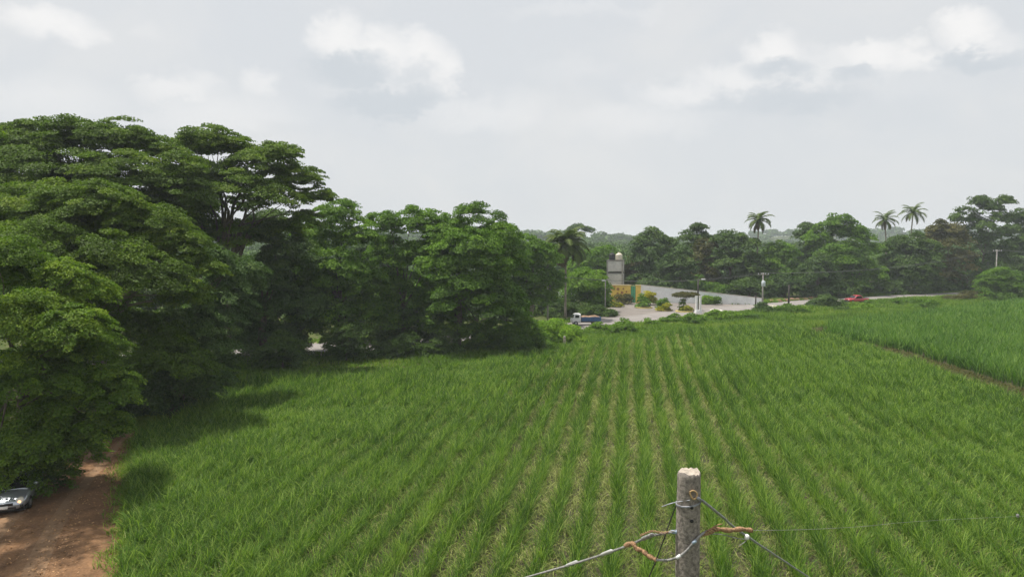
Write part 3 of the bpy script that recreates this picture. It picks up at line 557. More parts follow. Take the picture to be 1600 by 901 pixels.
# ------------------------------------------------------------------ palms
def palm(name, px, py, Y, rpx, label, nf=26, dead=8, lean=0.0, skirt=False, blade=.14):
    c=at(px,py,Y); r=rpx*Y/F*1.12; bx=c[0]-lean; root=empty(name,(bx,Y,0),0,label,'palm tree')
    mb=MB(); H=c[2]; n=9; pts=[(lean*(t/8)**2,.05*math.sin(t),H*t/8) for t in range(n)]
    mb.tube(pts,[.30 if i==0 else .21-.008*i for i in range(n)],10); mb.build('trunk',BARKL,root,smooth=True)
    def frond(az,el,L_,m,col):
        vs=[];fs=[];nseg=9; p=np.array([lean,0,H]); a=el; hx,hy=math.cos(az),math.sin(az); side=np.array([-hy,hx,0]); P=[p.copy()];A=[a]
        for k in range(nseg):
            p=p+np.array([hx*math.cos(a),hy*math.cos(a),math.sin(a)])*L_/nseg; a-= m/nseg*(1+k*.12); P.append(p.copy());A.append(a)
        V_=[];Q_=[]
        for k in range(1,nseg+1):
            ll=L_*.30*math.sin(math.pi*(k/(nseg+.6))**.75)+.08; t=P[k]-P[k-1]; t/=np.linalg.norm(t)
            for s in (-1,1):
                for sub in (0,.33,.66):
                    b=P[k-1]*(1-sub)+P[k]*sub; d=side*s*.62+t*.75+np.array([0,0,-.22-rng.uniform(0,.25)]); tip=b+d*ll*rng.uniform(.85,1.1); w=t*blade*.5; mdl=b+(tip-b)*.5+np.array([0,0,ll*.10])
                    i=len(V_); V_+= [b-w,b+w,mdl+w*.9,mdl-w*.9,tip+w*.2,tip-w*.2]; Q_+=[(i,i+1,i+2,i+3),(i+3,i+2,i+4,i+5)]
        i=len(V_)
        for k in range(nseg):
            w=side*.05; j=len(V_); V_+=[P[k]-w,P[k]+w,P[k+1]+w*.8,P[k+1]-w*.8]; Q_.append((j,j+1,j+2,j+3))
        return np.array(V_),np.array(Q_),np.full(len(Q_),col)+rng.normal(0,.12,len(Q_))
    fr=[frond(rng.uniform(0,.3)+2.399*i, 1.45-1.75*(i/nf), r*rng.uniform(.95,1.25), 1.25, .5+.2*rng.random()) for i in range(nf)]
    v,q,t=join(fr); npmesh('fronds',v,q,np.clip(t,0,1),LM['palm'],root)
    if dead:
        fr=[frond(2.1*i,-.35-.5*rng.random(), r*rng.uniform(.7,1.0), .9, .5) for i in range(dead)]
        v,q,t=join(fr); npmesh('dead_fronds',v,q,np.clip(t,0,1),LM['dead'],root)
    mb=MB(); mb.lathe([(.1,-.7),(.32,-.45),(.38,-.1),(.25,.25),(.05,.5)],(lean,0,H),10); mb.build('crownshaft',simple('palm_heart_'+name,(.10,.12,.05),.7),root,smooth=True)
    return root
palm('fan_palm',884,382,116,36,'stout palm with brown dead fronds behind the blue and white truck',34,30,blade=.26)
palm('tall_palm',1186,345,168,21,'lone tall palm standing above the middle background trees',18,7,.4,blade=.2)
palm('coconut_palm',1383,344,190,20,'left, lower one of the two coconut palms above the dark round tree',16,3,-.8,blade=.17)
palm('coconut_palm',1427,333,193,20,'right, taller one of the two coconut palms above the dark round tree',16,2,.8,blade=.17)
# ------------------------------------------------------------------ yard: tower, walls, gate
def block_mat(name,c1,c2,mortar,sc=1.0):
    m,t,b=mat(name); n,l=t.nodes,t.links; tcn=n.new('ShaderNodeTexCoord'); sp=n.new('ShaderNodeSeparateXYZ'); l.new(tcn.outputs['Object'],sp.inputs[0])
    ad=n.new('ShaderNodeMath'); l.new(sp.outputs[0],ad.inputs[0]); l.new(sp.outputs[1],ad.inputs[1]); cb=n.new('ShaderNodeCombineXYZ'); l.new(ad.outputs[0],cb.inputs[0]); l.new(sp.outputs[2],cb.inputs[1])
    br=n.new('ShaderNodeTexBrick'); l.new(cb.outputs[0],br.inputs['Vector']); br.inputs['Scale'].default_value=sc; br.inputs['Brick Width'].default_value=.4; br.inputs['Row Height'].default_value=.2; br.inputs['Mortar Size'].default_value=.012
    br.inputs['Color1'].default_value=(*c1,1); br.inputs['Color2'].default_value=(*c2,1); br.inputs['Mortar'].default_value=(*mortar,1)
    no=n.new('ShaderNodeTexNoise'); no.inputs['Scale'].default_value=.9; no.inputs['Detail'].default_value=8; l.new(tcn.outputs['Object'],no.inputs['Vector'])
    mr=n.new('ShaderNodeMapRange'); l.new(no.outputs[0],mr.inputs[0]); mr.inputs[1].default_value=.3;mr.inputs[2].default_value=.7;mr.inputs[3].default_value=.72;mr.inputs[4].default_value=1.08
    mx=n.new('ShaderNodeMix'); mx.data_type='RGBA'; mx.blend_type='MULTIPLY'; mx.inputs[0].default_value=1; l.new(br.outputs[0],mx.inputs[6]); l.new(mr.outputs[0],mx.inputs[7]); l.new(mx.outputs[2],b.inputs['Base Color']); b.inputs['Roughness'].default_value=.9; return m
BLOCK=block_mat('grey_block',(.62,.59,.57),(.56,.54,.52),(.44,.43,.41))
def tower():
    c=at(962,400,152); x=c[0]; z1=at(962,407,152)[2]; zm=at(962,425,152)[2]; root=empty('water_tower',(x,152,0),R_(-14),'narrow grey block water tower behind the yellow wall, two tanks on its roof','water tower')
    w=3.25
    MB().box((0,0,zm/2-.15),(w,w,zm-.3)).build('lower_storey',BLOCK,root)
    MB().box((0,0,(zm+z1)/2+.1),(w,w,z1-zm-.25)).build('upper_storey',BLOCK,root)
    MB().box((0,0,zm-.14),(w+.12,w+.12,.26)).build('ring_beam',simple('dark_concrete',(.12,.115,.11),.9),root)  # beam in a much darker grey than the block walls
    MB().box((0,0,z1+.06),(w+.25,w+.25,.16)).build('roof_slab',simple('dark_slab',(.16,.15,.14),.9),root)
    mb=MB()
    for s in (-1,1):
        for k in (-1,1): mb.box((s*w/2,k*w/2,z1/2),(.28,.28,z1-.02))
    mb.build('corner_columns',CONC2,root)
    for sx,mm,nm,rr in ((-.78,BLACK,'black_tank',.68),(.72,simple('cream_plastic',(.62,.56,.44),.5),'cream_tank',.78)):
        t=empty(nm.split('_',1)[1] if 0 else 'roof_tank',(x+sx*math.cos(R_(-14)),152+sx*math.sin(R_(-14)),z1+.15),0,('black' if sx<0 else 'cream')+' plastic water tank on the tower roof','water tank')
        MB().lathe([(rr*.9,0),(rr,.08),(rr,.35),(rr*.96,.4),(rr,.45),(rr,.8),(rr*.96,.85),(rr,.9),(rr*.97,1.15),(rr*.55,1.42),(rr*.3,1.48)],n=18).build('tank_body',mm,t,True)
        MB().lathe([(rr*.32,1.48),(rr*.34,1.5),(rr*.34,1.6),(rr*.2,1.64)],n=14).build('lid',mm,t,True)
tower()
def wallseg(name,a,b,ha,hb,th,m,label,cat='wall',cap=None):
    a=np.array(a);b=np.array(b);L_=np.hypot(*(b-a)); root=empty(name,(a[0],a[1],0),math.atan2(b[1]-a[1],b[0]-a[0]),label,cat)
    MB().prism([(0,0),(L_,0),(L_,hb),(0,ha)],-th/2,th/2).build('wall_panel',m,root)
    if cap is not None:
        MB().prism([(-.05,ha+.003),(L_+.05,hb+.003),(L_+.05,hb+.12),(-.05,ha+.12)],-th/2-.05,th/2+.05).build('coping',cap,root)
    return root,L_
pa=at(1001,470,150); pb=at(1191,476,142.5)
WW=simple('whitewashed_wall',(.78,.79,.80),.85,var=.14,scale=.8,detail=10)
root,L_=wallseg('perimeter_wall',(pa[0],150),(pb[0],142.5),3.65,1.35,.2,WW,'long whitewashed perimeter wall at the back of the yard, lower towards the road',cap=simple('wall_coping',(.50,.47,.42),.9))
for i in range(1,8):
    s=L_*i/8; h=3.65+(1.35-3.65)*i/8; MB().box((s,-.11,h/2),(.24,.06,h-.02)).build('pilaster',WW,root)
def yellow_wall():
    a=at(955,476,147); b=at(985,476,147); L_=b[0]-a[0]; h=at(970,446,147)[2]
    YE=simple('yellow_paint',(.80,.55,.11),.7,var=.2,scale=1.2); OR=simple('orange_stone',(.42,.19,.06),.8,var=.4,scale=5)
    root=empty('entrance_wall',(a[0],147,0),0,'yellow painted entrance wall decorated with brown stones, left of the green gate','wall')
    MB().box((L_/2,0,h/2),(L_,.3,h)).build('wall_panel',YE,root)
    MB().box((L_/2,0,h+.09),(L_+.2,.5,.18)).build('coping',simple('pale_coping',(.62,.5,.28),.8),root)
    mb=MB()
    for i,(u,w_) in enumerate([(.12,.8),(.32,.55),(.55,.6),(.78,.65),(.2,.28),(.45,.3),(.68,.25),(.88,.35),(.34,.8),(.62,.82)]):
        mb.lathe([(.02,-.06),(.20+.06*(i%3),-.05),(.22+.06*(i%3),0)],(L_*u,-.13,h*w_),9,'y')
    mb.build('stone_inlay',OR,root)
    MB().box((L_*.10,-.155,h*.87),(L_*.2,.04,h*.24)).build('orange_band',simple('orange_band',(.55,.25,.06),.8),root)
    g0=b[0]+.08; g1=at(993,476,147)[0]-.02; gw=g1-g0; root=empty('green_gate',(g0,147,0),0,'green sheet metal gate between the yellow wall and yellow pillar','gate')
    GR=simple('green_gate_paint',(.09,.42,.22),.5,var=.15,scale=1)
    MB().box((gw/2,0,h*.48+.05),(gw,.06,h*.92)).build('gate_leaf',GR,root)
    mb=MB()
    for u in (.04,.5,.96): mb.box((gw*u,-.05,h*.48+.05),(.07,.04,h*.92))
    for z in (.15,h*.5,h*.9): mb.box((gw/2,-.055,z+.03),(gw,.03,.07))
    mb.build('gate_frame',simple('dark_green_frame',(.04,.2,.1),.5),root)
    pw=at(1001,476,147)[0]-g1; root=empty('gate_pillar',(g1+pw/2+.02,147,0),0,'yellow pillar between the green gate and the white wall','pillar')
    MB().box((0,0,h*.5),(pw*.9,.5,h)).build('shaft',YE,root,bevel=.02); MB().box((0,0,h+.08),(pw*.9+.12,.62,.15)).build('cap',simple('pillar_cap',(.6,.48,.25),.8),root)
yellow_wall()
def shed():
    c=at(887,458,134); root=empty('shed',(c[0],134,0),0,'small white gabled shed glimpsed behind the fan palm trunk','shed')
    h=at(887,452,134)[2]; w=3.2
    MB().prism([(-w/2,0),(w/2,0),(w/2,h-.6),(0,h+.1),(-w/2,h-.6)],0,3).build('wall',WHITE,root)
    MB().box((0,-.03,h*.35),(w*.7,.05,h*.62)).build('opening',BLACK,root)
    mb=MB(); mb.add([(-w/2-.2,-.2,h-.62),(0,-.2,h+.13),(0,3.2,h+.13),(-w/2-.2,3.2,h-.62),(w/2+.2,-.2,h-.62),(w/2+.2,3.2,h-.62)],[(0,1,2,3),(1,4,5,2)]); o=mb.build('roof',simple('sheet_roof',(.5,.5,.5),.5),root)
    sd_=o.modifiers.new('thick','SOLIDIFY'); sd_.thickness=.06; sd_.offset=1
shed()
# planters, shrubs, clipped shrub, white monument
KERB=simple('yellow_kerb',(.50,.42,.14),.8,var=.3,scale=3)
def planter(px,py,w,label):
    g=gnd(px,py); r=w/2*g[1]/F; root=empty('planter_kerb',(g[0],g[1],0),0,label,'planter','yellow kerbed planters in the yard')
    MB().lathe([(r,0),(r,.22),(r-.22,.24),(r-.24,.1)],n=26).build('kerb',KERB,root,True); MB().lathe([(r-.2,.1),(r-.25,.14)],n=22).build('soil',SOIL,root)
    return g
for px,py,w,lab in ((1006,481,26,'yellow kerbed planter under the dark round shrub by the gate'),(1037,485,24,'yellow kerbed planter under the shrub with yellow flowers'),(1069,487,27,'yellow kerbed planter under the clipped flat-topped shrub')): planter(px,py,w,lab)
def g_y(py): return CAMH*F/(py-378.)
bush('yard_shrub',[(1003,460,6),(1005,466,8)],g_y(481),1004,'mid','dark round shrub in the planter by the green gate','shrub')
bush('yard_shrub',[(1012,456,6),(1020,457,7),(1017,463,9)],143,1017,'yellow','wide yellow-topped shrub close to the white wall','shrub')
bush('yard_shrub',[(1037,466,6),(1034,472,6)],g_y(484),1036,'mid','green shrub in the middle planter','shrub')
bush('yard_flowers',[(1043,474,5),(1031,479,3.5)],g_y(486),1041,'yellow','yellow flowering plant in the middle planter','flowers')
def clipped():
    Y=g_y(486); c=at(1071,460,Y); k=Y/F; root=empty('clipped_shrub',(at(1068,460,Y)[0],Y,0),0,'clipped flat-topped shrub like a table in the yard','shrub')
    b=(root.location.x,Y,0)
    lob=[(at(px,456.5,Y)[0],Y+dy,at(px,461,Y)[2],.85,.42) for px in (1060,1066,1072,1078,1084) for dy in (-.5,.5)]
    (v,q,t),pads=lobe_leaves(lob,.26,.45,.5,1.8,1.8,-.6); npmesh('top_foliage',v,q,t,LM['olive'],root,b)
    lob=[(at(1066,470,Y)[0],Y,1.5,.55,.6),(at(1068,470,Y)[0],Y-.3,.6,.85,.55),(at(1063,470,Y)[0],Y-.2,.45,.5,.4)]
    (v,q,t),p2=lobe_leaves(lob,.20,.42,.6,2.0,1.6,-.8); t=t*.5+.5; npmesh('lower_foliage',v,q,t,LM['mid'],root,b)
    mb=MB(); limbs(mb,(0,0,0),(0.1,0,1.6),[p-np.array(b) for p in pads],.12,8); mb.build('trunk',BARK,root)
clipped()
bush('yard_flowers',[(1074,478,4)],g_y(487)-.6,1074,'yellow','yellow flowering plant under the clipped flat-topped shrub','flowers')
bush('yard_shrub',[(1103,463,5),(1109,465,5)],144,1106,'lime','yellowish shrub against the middle of the white wall','shrub')
bush('yard_shrub',[(1119,465,4)],143.5,1119,'mid','smallest green shrub against the white wall','shrub')
bush('yard_shrub',[(968,462,6),(975,465,6),(980,460,5)],144.5,974,'olive','brownish shrub in front of the yellow wall','shrub')
bush('yard_flowers',[(950,472,6),(960,474,6),(967,477,4)],138,958,'yellow','low yellow flowers left of the yard entrance','flowers')
def monument():
    g=gnd(1091,489); root=empty('white_monument',(g[0],g[1],0),R_(8),'white twin-post gate monument on a base in front of the clipped shrub','monument')
    MB().box((0,0,.25),(1.25,.9,.5),taper=.85).build('base',WHITE,root,bevel=.03)
    for s in (-1,1):
        MB().box((s*.36,0,1.75),(.30,.42,2.5)).build('post',WHITE,root,bevel=.02); MB().box((s*.36,0,3.06),(.40,.52,.12)).build('cap',WHITE,root)
monument()
MB_=MB(); g=gnd(1119,484.5); o=MB_.lathe([(1.15,0),(1.1,.03)],(0,0,0),22).build('concrete_cover',simple('pale_concrete',(.62,.58,.50),.9)); o.location=(g[0],g[1],.024); o.scale=(1,1.3,1); tag(o,'pale round concrete patch on the yard paving right of the monument','concrete cover')
g=gnd(1135,474); root=empty('standpipe',(g[0],g[1],0),0,'thin dark post with a short crossbar near the white wall','post'); MB().tube([(0,0,0),(0,0,1.5)],.07).build('pole',DARKWOOD,root); MB().box((0,0,1.5),(.8,.12,.1)).build('crossbar',DARKWOOD,root)
# made-up dark hedge mound in place of the shaded patch behind the truck
bush('hedge',[(885,472,20),(905,474,20),(925,477,18),(945,484,14),(957,490,9),(870,478,20),(935,488,16)],121,915,'dark','dark hedge mound standing in for the shaded ground behind the truck, sloping down to the yard','hedge',asp=.7,cover=2.0)
# boulders at the yard mouth
g=gnd(1208,486); o=MB().lathe([(1.4,0),(1.75,.35),(1.5,.95),(.8,1.35),(.2,1.45)],n=13).build('boulder',simple('pale_rock',(.40,.36,.29),.95,var=.4,scale=1.3,bump=.6),None,True); o.location=(g[0],g[1],0); o.scale=(1.2,.9,.8); tag(o,'pale rounded boulder behind the bluish bush at the yard mouth','boulder')
bank=MB(); 
for i in range(26):
    t=i/25; p=np.array([56+t*18,149.5+t*12+.5*math.sin(i*1.7)]); q=.7+.3*math.sin(i*2.3); bank.lathe([(1.1*q,0),(.95*q,.3*q),(.5*q,.5*q),(.1,.6*q)],(p[0],p[1],0),9)
o=bank.build('earth_bank',simple('brown_earth',(.22,.13,.08),1,var=.4,scale=1),None,True); tag(o,kind='structure')
# marker post at hedge
g=gnd(882,545); root=empty('marker_post',(g[0],g[1],0),0,'short pale concrete marker post at the field edge under the lime green hedge','post'); MB().box((0,0,.75),(.34,.3,1.5),taper=.8).build('shaft',simple('stained_post',(.45,.38,.30),.9,var=.4,scale=3),root,bevel=.03); MB().box((0,0,1.54),(.3,.27,.08),taper=.6).build('cap',CONC2,root)
# ------------------------------------------------------------------ utility poles
def upole(px,ybase,ytop,label,m,arm=True,trafo=False,lamp=0,r=.16,az=0):
    Y=CAMH*F/(ybase-378.); c=at(px,ytop,Y); h=c[2]; root=empty('utility_pole',(c[0],Y,0),az,label,'utility pole')
    MB().tube([(0,0,0),(0,0,h*.5),(0,0,h)],[r,r*.85,r*.7],10).build('pole',m,root,True)
    if arm:
        MB().box((0,-.14,h-.35),(2.2,.1,.12)).build('crossarm',CONC2 if m is CONC2 else DARKWOOD,root)
        for s in (-1,-.4,.4,1): MB().lathe([(.05,0),(.07,.08),(.04,.16),(.06,.22)],(s*.95,-.14,h-.28),8).build('insulator',WHITE,root,True)
    if trafo:
        t=MB().lathe([(.3,0),(.36,.05),(.36,.95),(.3,1.02),(.1,1.08)],(-.1,-.55,h-2.6),14).build('transformer',simple('pale_transformer',(.55,.60,.64),.5),root,True)
        MB().lathe([(.05,0),(.07,.15),(.03,.3)],(-.2,-.55,h-1.54),8).build('bushing',WHITE,t,True)
    if lamp:
        MB().tube([(0,0,h*.93),(lamp*.4,-.1,h*.99),(lamp*.9,-.2,h*1.0)],.04,6).build('lamp_arm',CONC2,root,True)
        MB().box((lamp*1.15,-.25,h*1.0),(.8,.35,.22),taper=.8).build('lamp_head',simple('lamp_housing',(.65,.65,.62),.4),root,bevel=.04)
    return np.array([c[0],Y,h])
P1=upole(1192.5,484,426,'concrete transformer pole rising behind the round bluish bush',CONC2,trafo=True,r=.17)
P2=upole(1091,484,436,'dark pole with two small lamps behind the white monument',DARKWOOD,arm=False,lamp=.8,r=.2)
P3=upole(946,492,438,'slender lamp pole standing left of the yellow wall',CONC2,arm=False,lamp=-.3,r=.13)
P4=upole(1233,476,445,'dark wooden pole on the earth bank right of the transformer pole',DARKWOOD,arm=False,r=.2)
P5=upole(1558,462,390,'pale utility pole with long crossarm in front of the right-hand thicket',CONC2,r=.17)
P6=upole(1181,482,462,'short dark post at the right end of the white wall',DARKWOOD,arm=False,r=.17)
P7=upole(856,505,430,'thin grey pole in the shade left of the fan palm',CONC2,arm=True,r=.14)
WIRE=simple('power_line',(.16,.16,.16),.6)
def sag(a,b,s,n=14): return [tuple(np.array(a)+(np.array(b)-np.array(a))*t-np.array([0,0,4*s*t*(1-t)])) for t in np.linspace(0,1,n)]
for i,(a,b,s,lab) in enumerate(((P7,P1,1.3,'power line sagging between the shaded grey pole and the transformer pole'),(P1,P5,1.6,'power line between the transformer pole and the far right pole'),(P5,P5+np.array([60,28,.5]),1.2,'power line leaving the far right pole towards the picture edge'))):
    o=MB().tube(sag(a+np.array([-.95,-.14,.0]),b+np.array([-.95,-.14,.0]),s),.022,5).tube(sag(a+np.array([.95,-.14,.0]),b+np.array([.95,-.14,0]),s),.022,5).build('power_line',WIRE); tag(o,lab,'power line')
# ------------------------------------------------------------------ vehicles
def wheel(root,x,y,r,w=.2):
    s=1 if y>0 else -1
    wh=MB().lathe([(r*.6,-w/2),(r*.93,-w/2),(r,-w*.35),(r,w*.35),(r*.93,w/2),(r*.6,w/2)],(x,y,r),20,'y').build('wheel',BLACK,root,True)
    MB().lathe([(r*.6,-.02),(r*.5,.0),(r*.15,.03*s),(.02,.04*s)],(x,y+s*(w/2),r),16,'y').build('rim',simple('rim',(.4,.4,.42),.35,.8),wh,True)
def truck():
    root=empty('flatbed_truck',(gnd(914,507)[0],gnd(914,507)[1]-.3,0),R_(186),'small truck with white cab and blue stake bed parked on the road side','truck'); root.scale=(.88,.88,.88)
    BL=simple('blue_bed',(.035,.11,.27),.5,var=.25,scale=2)
    MB().loft([(1.75,.55,1.45,.78),(1.95,.45,1.9,.84),(2.25,.42,1.35,.86)][:0]+[(.95,.5,2.05,.82),(1.1,.45,2.12,.86),(1.7,.42,2.12,.86),(2.1,.42,1.98,.84),(2.45,.42,1.35,.82),(2.55,.5,1.15,.78)],n=24,p=6).build('cab',simple('white_cab',(.78,.78,.78),.35,coat=.4),root,True)
    MB().prism([(2.2,1.35),(2.47,1.33),(2.16,1.93),(2.05,1.93)],-.70,.70).build('windshield',GLASS,root)
    for s in (-1,1):
        MB().box((1.62,s*.862,1.62),(.72,.03,.5)).build('side_window',GLASS,root)
        MB().box((2.57,s*.58,.85),(.05,.26,.18)).build('headlight',simple('headlight',(.8,.8,.75),.15),root)
        MB().box((2.3,s*1.0,1.6),(.06,.16,.3)).build('mirror',BLACK,root)
    mb=MB().box((-.9,0,.82),(3.5,1.8,.12)); mb.build('bed_floor',BL,root)
    for s in (-1,1): 
        mb=MB()
        for z in (1.0,1.2,1.4): mb.box((-.9,s*.9,z),(3.5,.05,.15))
        for x in (-2.6,-1.75,-.9,-.05,.8): mb.box((x,s*.935,1.18),(.08,.04,.68))
        mb.build('side_boards',BL,root)
    mb=MB()
    for z in (1.0,1.2,1.4): mb.box((-2.66,0,z),(.05,1.8,.15))
    mb.build('tailgate',BL,root)
    MB().box((0,0,.6),(5.0,.8,.18)).build('chassis',BLACK,root)
    MB().loft([(-2.55,.88,1.5,.8),(-1.8,.88,1.75,.82),(-.6,.88,1.62,.82),(.3,.88,1.72,.82),(.75,.88,1.55,.8)],p=2.6).build('load',simple('brown_load',(.26,.17,.10),.95,var=.5,scale=3,bump=.8),root)
    for x in (1.85,-1.6):
        for s in (-1,1): wheel(root,x,s*.78,.4)
truck()
def pickup():
    g=gnd(1338,473.5); root=empty('pickup',(g[0],g[1],0),R_(180+14),'red pickup driving left on the far road','pickup truck')
    RD=simple('red_paint',(.46,.035,.055),.35,var=.06,scale=2,coat=.6); TR=simple('black_trim',(.03,.03,.03),.6)
    MB().loft([(-2.5,.55,1.02,.80),(-2.42,.45,1.08,.86),(-.6,.42,1.08,.88),(.9,.42,1.08,.88),(1.9,.42,1.05,.87),(2.35,.45,.98,.82),(2.5,.5,.85,.72)],n=28,p=5).build('body',RD,root,True)
    MB().loft([(-.95,1.0,1.2,.82),(-.75,1.0,1.62,.74),(-.3,1.0,1.74,.72),(.35,1.0,1.74,.72),(.75,1.0,1.5,.75),(1.2,1.0,1.1,.80)],n=24,p=5).build('cabin',RD,root,True)
    MB().prism([(.62,1.62),(1.16,1.13),(1.2,1.13),(.66,1.66)],-.64,.64).build('windshield',GLASS,root)
    MB().prism([(-.98,1.2),(-.82,1.58),(-.78,1.58),(-.93,1.2)],-.6,.6).build('rear_window',GLASS,root)
    for s in (-1,1):
        y=s*.775; 
        MB().prism([(.02,1.14),(.95,1.14),(.5,1.58),(.02,1.62)],y-.03,y+.03).build('side_window',GLASS,root)
        MB().prism([(-.72,1.14),(-.05,1.14),(-.05,1.62),(-.6,1.58)],y-.03,y+.03).build('side_window',GLASS,root)
        MB().box((2.44,s*.6,.84),(.12,.3,.16)).build('headlight',simple('pickup_headlight',(.8,.8,.75),.15),root,bevel=.02)
        MB().box((1.0,s*.95,1.15),(.12,.14,.14)).build('mirror',TR,root)
        MB().box((-2.48,s*.74,.85),(.08,.14,.3)).build('tail_light',simple('tail_light',(.35,.01,.01),.2),root)
    MB().box((-1.68,0,1.085),(1.4,1.42,.05)).build('bed_liner',TR,root)
    MB().box((2.5,0,.55),(.16,1.6,.2)).build('front_bumper',TR,root,bevel=.04); MB().box((-2.52,0,.55),(.14,1.6,.18)).build('rear_bumper',TR,root,bevel=.04)
    MB().box((2.5,0,.82),(.06,.8,.16)).build('grille',TR,root)
    for x in (1.6,-1.55):
        for s in (-1,1): wheel(root,x,s*.8,.37)
pickup()
def sedan():
    yaw=math.atan2(-.92,.38); fwd=np.array([.38,-.92]); g=gnd(7,806)[:2]; c=g-fwd*2.2
    root=empty('sedan_car',(c[0],c[1],0),yaw,'silver sedan parked under the trees beside the dirt track, headlight reflections made to glow','car')
    SV=simple('silver_paint',(.46,.49,.53),.28,metal=.7,var=.05,scale=2,coat=.7); TR=simple('car_trim',(.02,.02,.022),.5)
    MB().loft([(-2.3,.45,.85,.72),(-2.2,.32,1.0,.83),(-1.4,.25,1.03,.89),(0,.22,1.0,.90),(1.0,.24,.97,.89),(1.7,.26,.88,.87),(2.05,.27,.76,.80),(2.2,.28,.66,.70),(2.27,.32,.58,.60)],n=32,p=3.6).build('body',SV,root,True)
    MB().loft([(-1.85,.9,1.02,.70),(-1.3,.9,1.32,.66),(-.7,.9,1.46,.62),(0,.9,1.47,.62),(.4,.9,1.36,.66),(.85,.88,1.12,.72),(1.2,.85,.96,.74)],n=24,p=3.6).build('roof',SV,root,True)
    mb=MB(); mb.add([(.38,-.60,1.385),(.38,.60,1.385),(1.18,.70,.985),(1.18,-.70,.985)],[(0,1,2,3)]); o=mb.build('windshield',GLASS,root); s_=o.modifiers.new('t','SOLIDIFY'); s_.thickness=.05; s_.offset=0
    AM=simple('headlight_lens',(.75,.70,.6),.1); 
    for s in (-1,1):
        MB().prism([(-1.2,1.0),(.7,1.0),(.25,1.33),(-.9,1.33)],s*.69-.02,s*.69+.03).build('side_window',GLASS,root)
        h=MB().loft([(1.88,.62,.80,.10),(2.08,.56,.76,.17),(2.2,.56,.68,.12)],n=14,p=2.6).build('headlight',AM,root,True); h.location=(0,s*.62,0)
        lm=simple('glowing_glint',(.9,.5,.25),.2); bs=lm.node_tree.nodes['Principled BSDF']; bs.inputs['Emission Color'].default_value=(1,.55,.25,1); bs.inputs['Emission Strength'].default_value=1.6  # amber reflection in each headlight, put in as a glowing spot
        MB().lathe([(.02,-.02),(.07,-.02),(.07,.03),(.02,.04)],(0,0,0),12).build('amber_glint',lm,h,True); h.children[0].location=(2.19,0,.62); h.children[0].rotation_euler=(0,R_(90),0)
        mr_=MB().loft([(.62,.98,1.10,.06),(.7,.95,1.14,.12),(.8,.98,1.1,.06)],n=12,p=3).build('mirror',SV,root,True); mr_.location=(.1,s*1.0,0)
        MB().box((2.2,s*.62,.42),(.08,.3,.12)).build('fog_light',TR,root,bevel=.02)
    MB().box((2.26,0,.55),(.06,.75,.13)).build('grille',TR,root,bevel=.02); MB().box((2.25,0,.38),(.06,1.0,.11)).build('lower_grille',TR,root,bevel=.02)
    MB().box((2.30,.0,.44),(.02,.34,.13)).build('licence_plate',simple('plate',(.75,.75,.72),.5),root)
    MB().box((0,0,.2),(4.0,1.5,.14)).build('underbody',BLACK,root)
    for x in (1.4,-1.35):
        for s in (-1,1): wheel(root,x,s*.80,.32)
sedan()
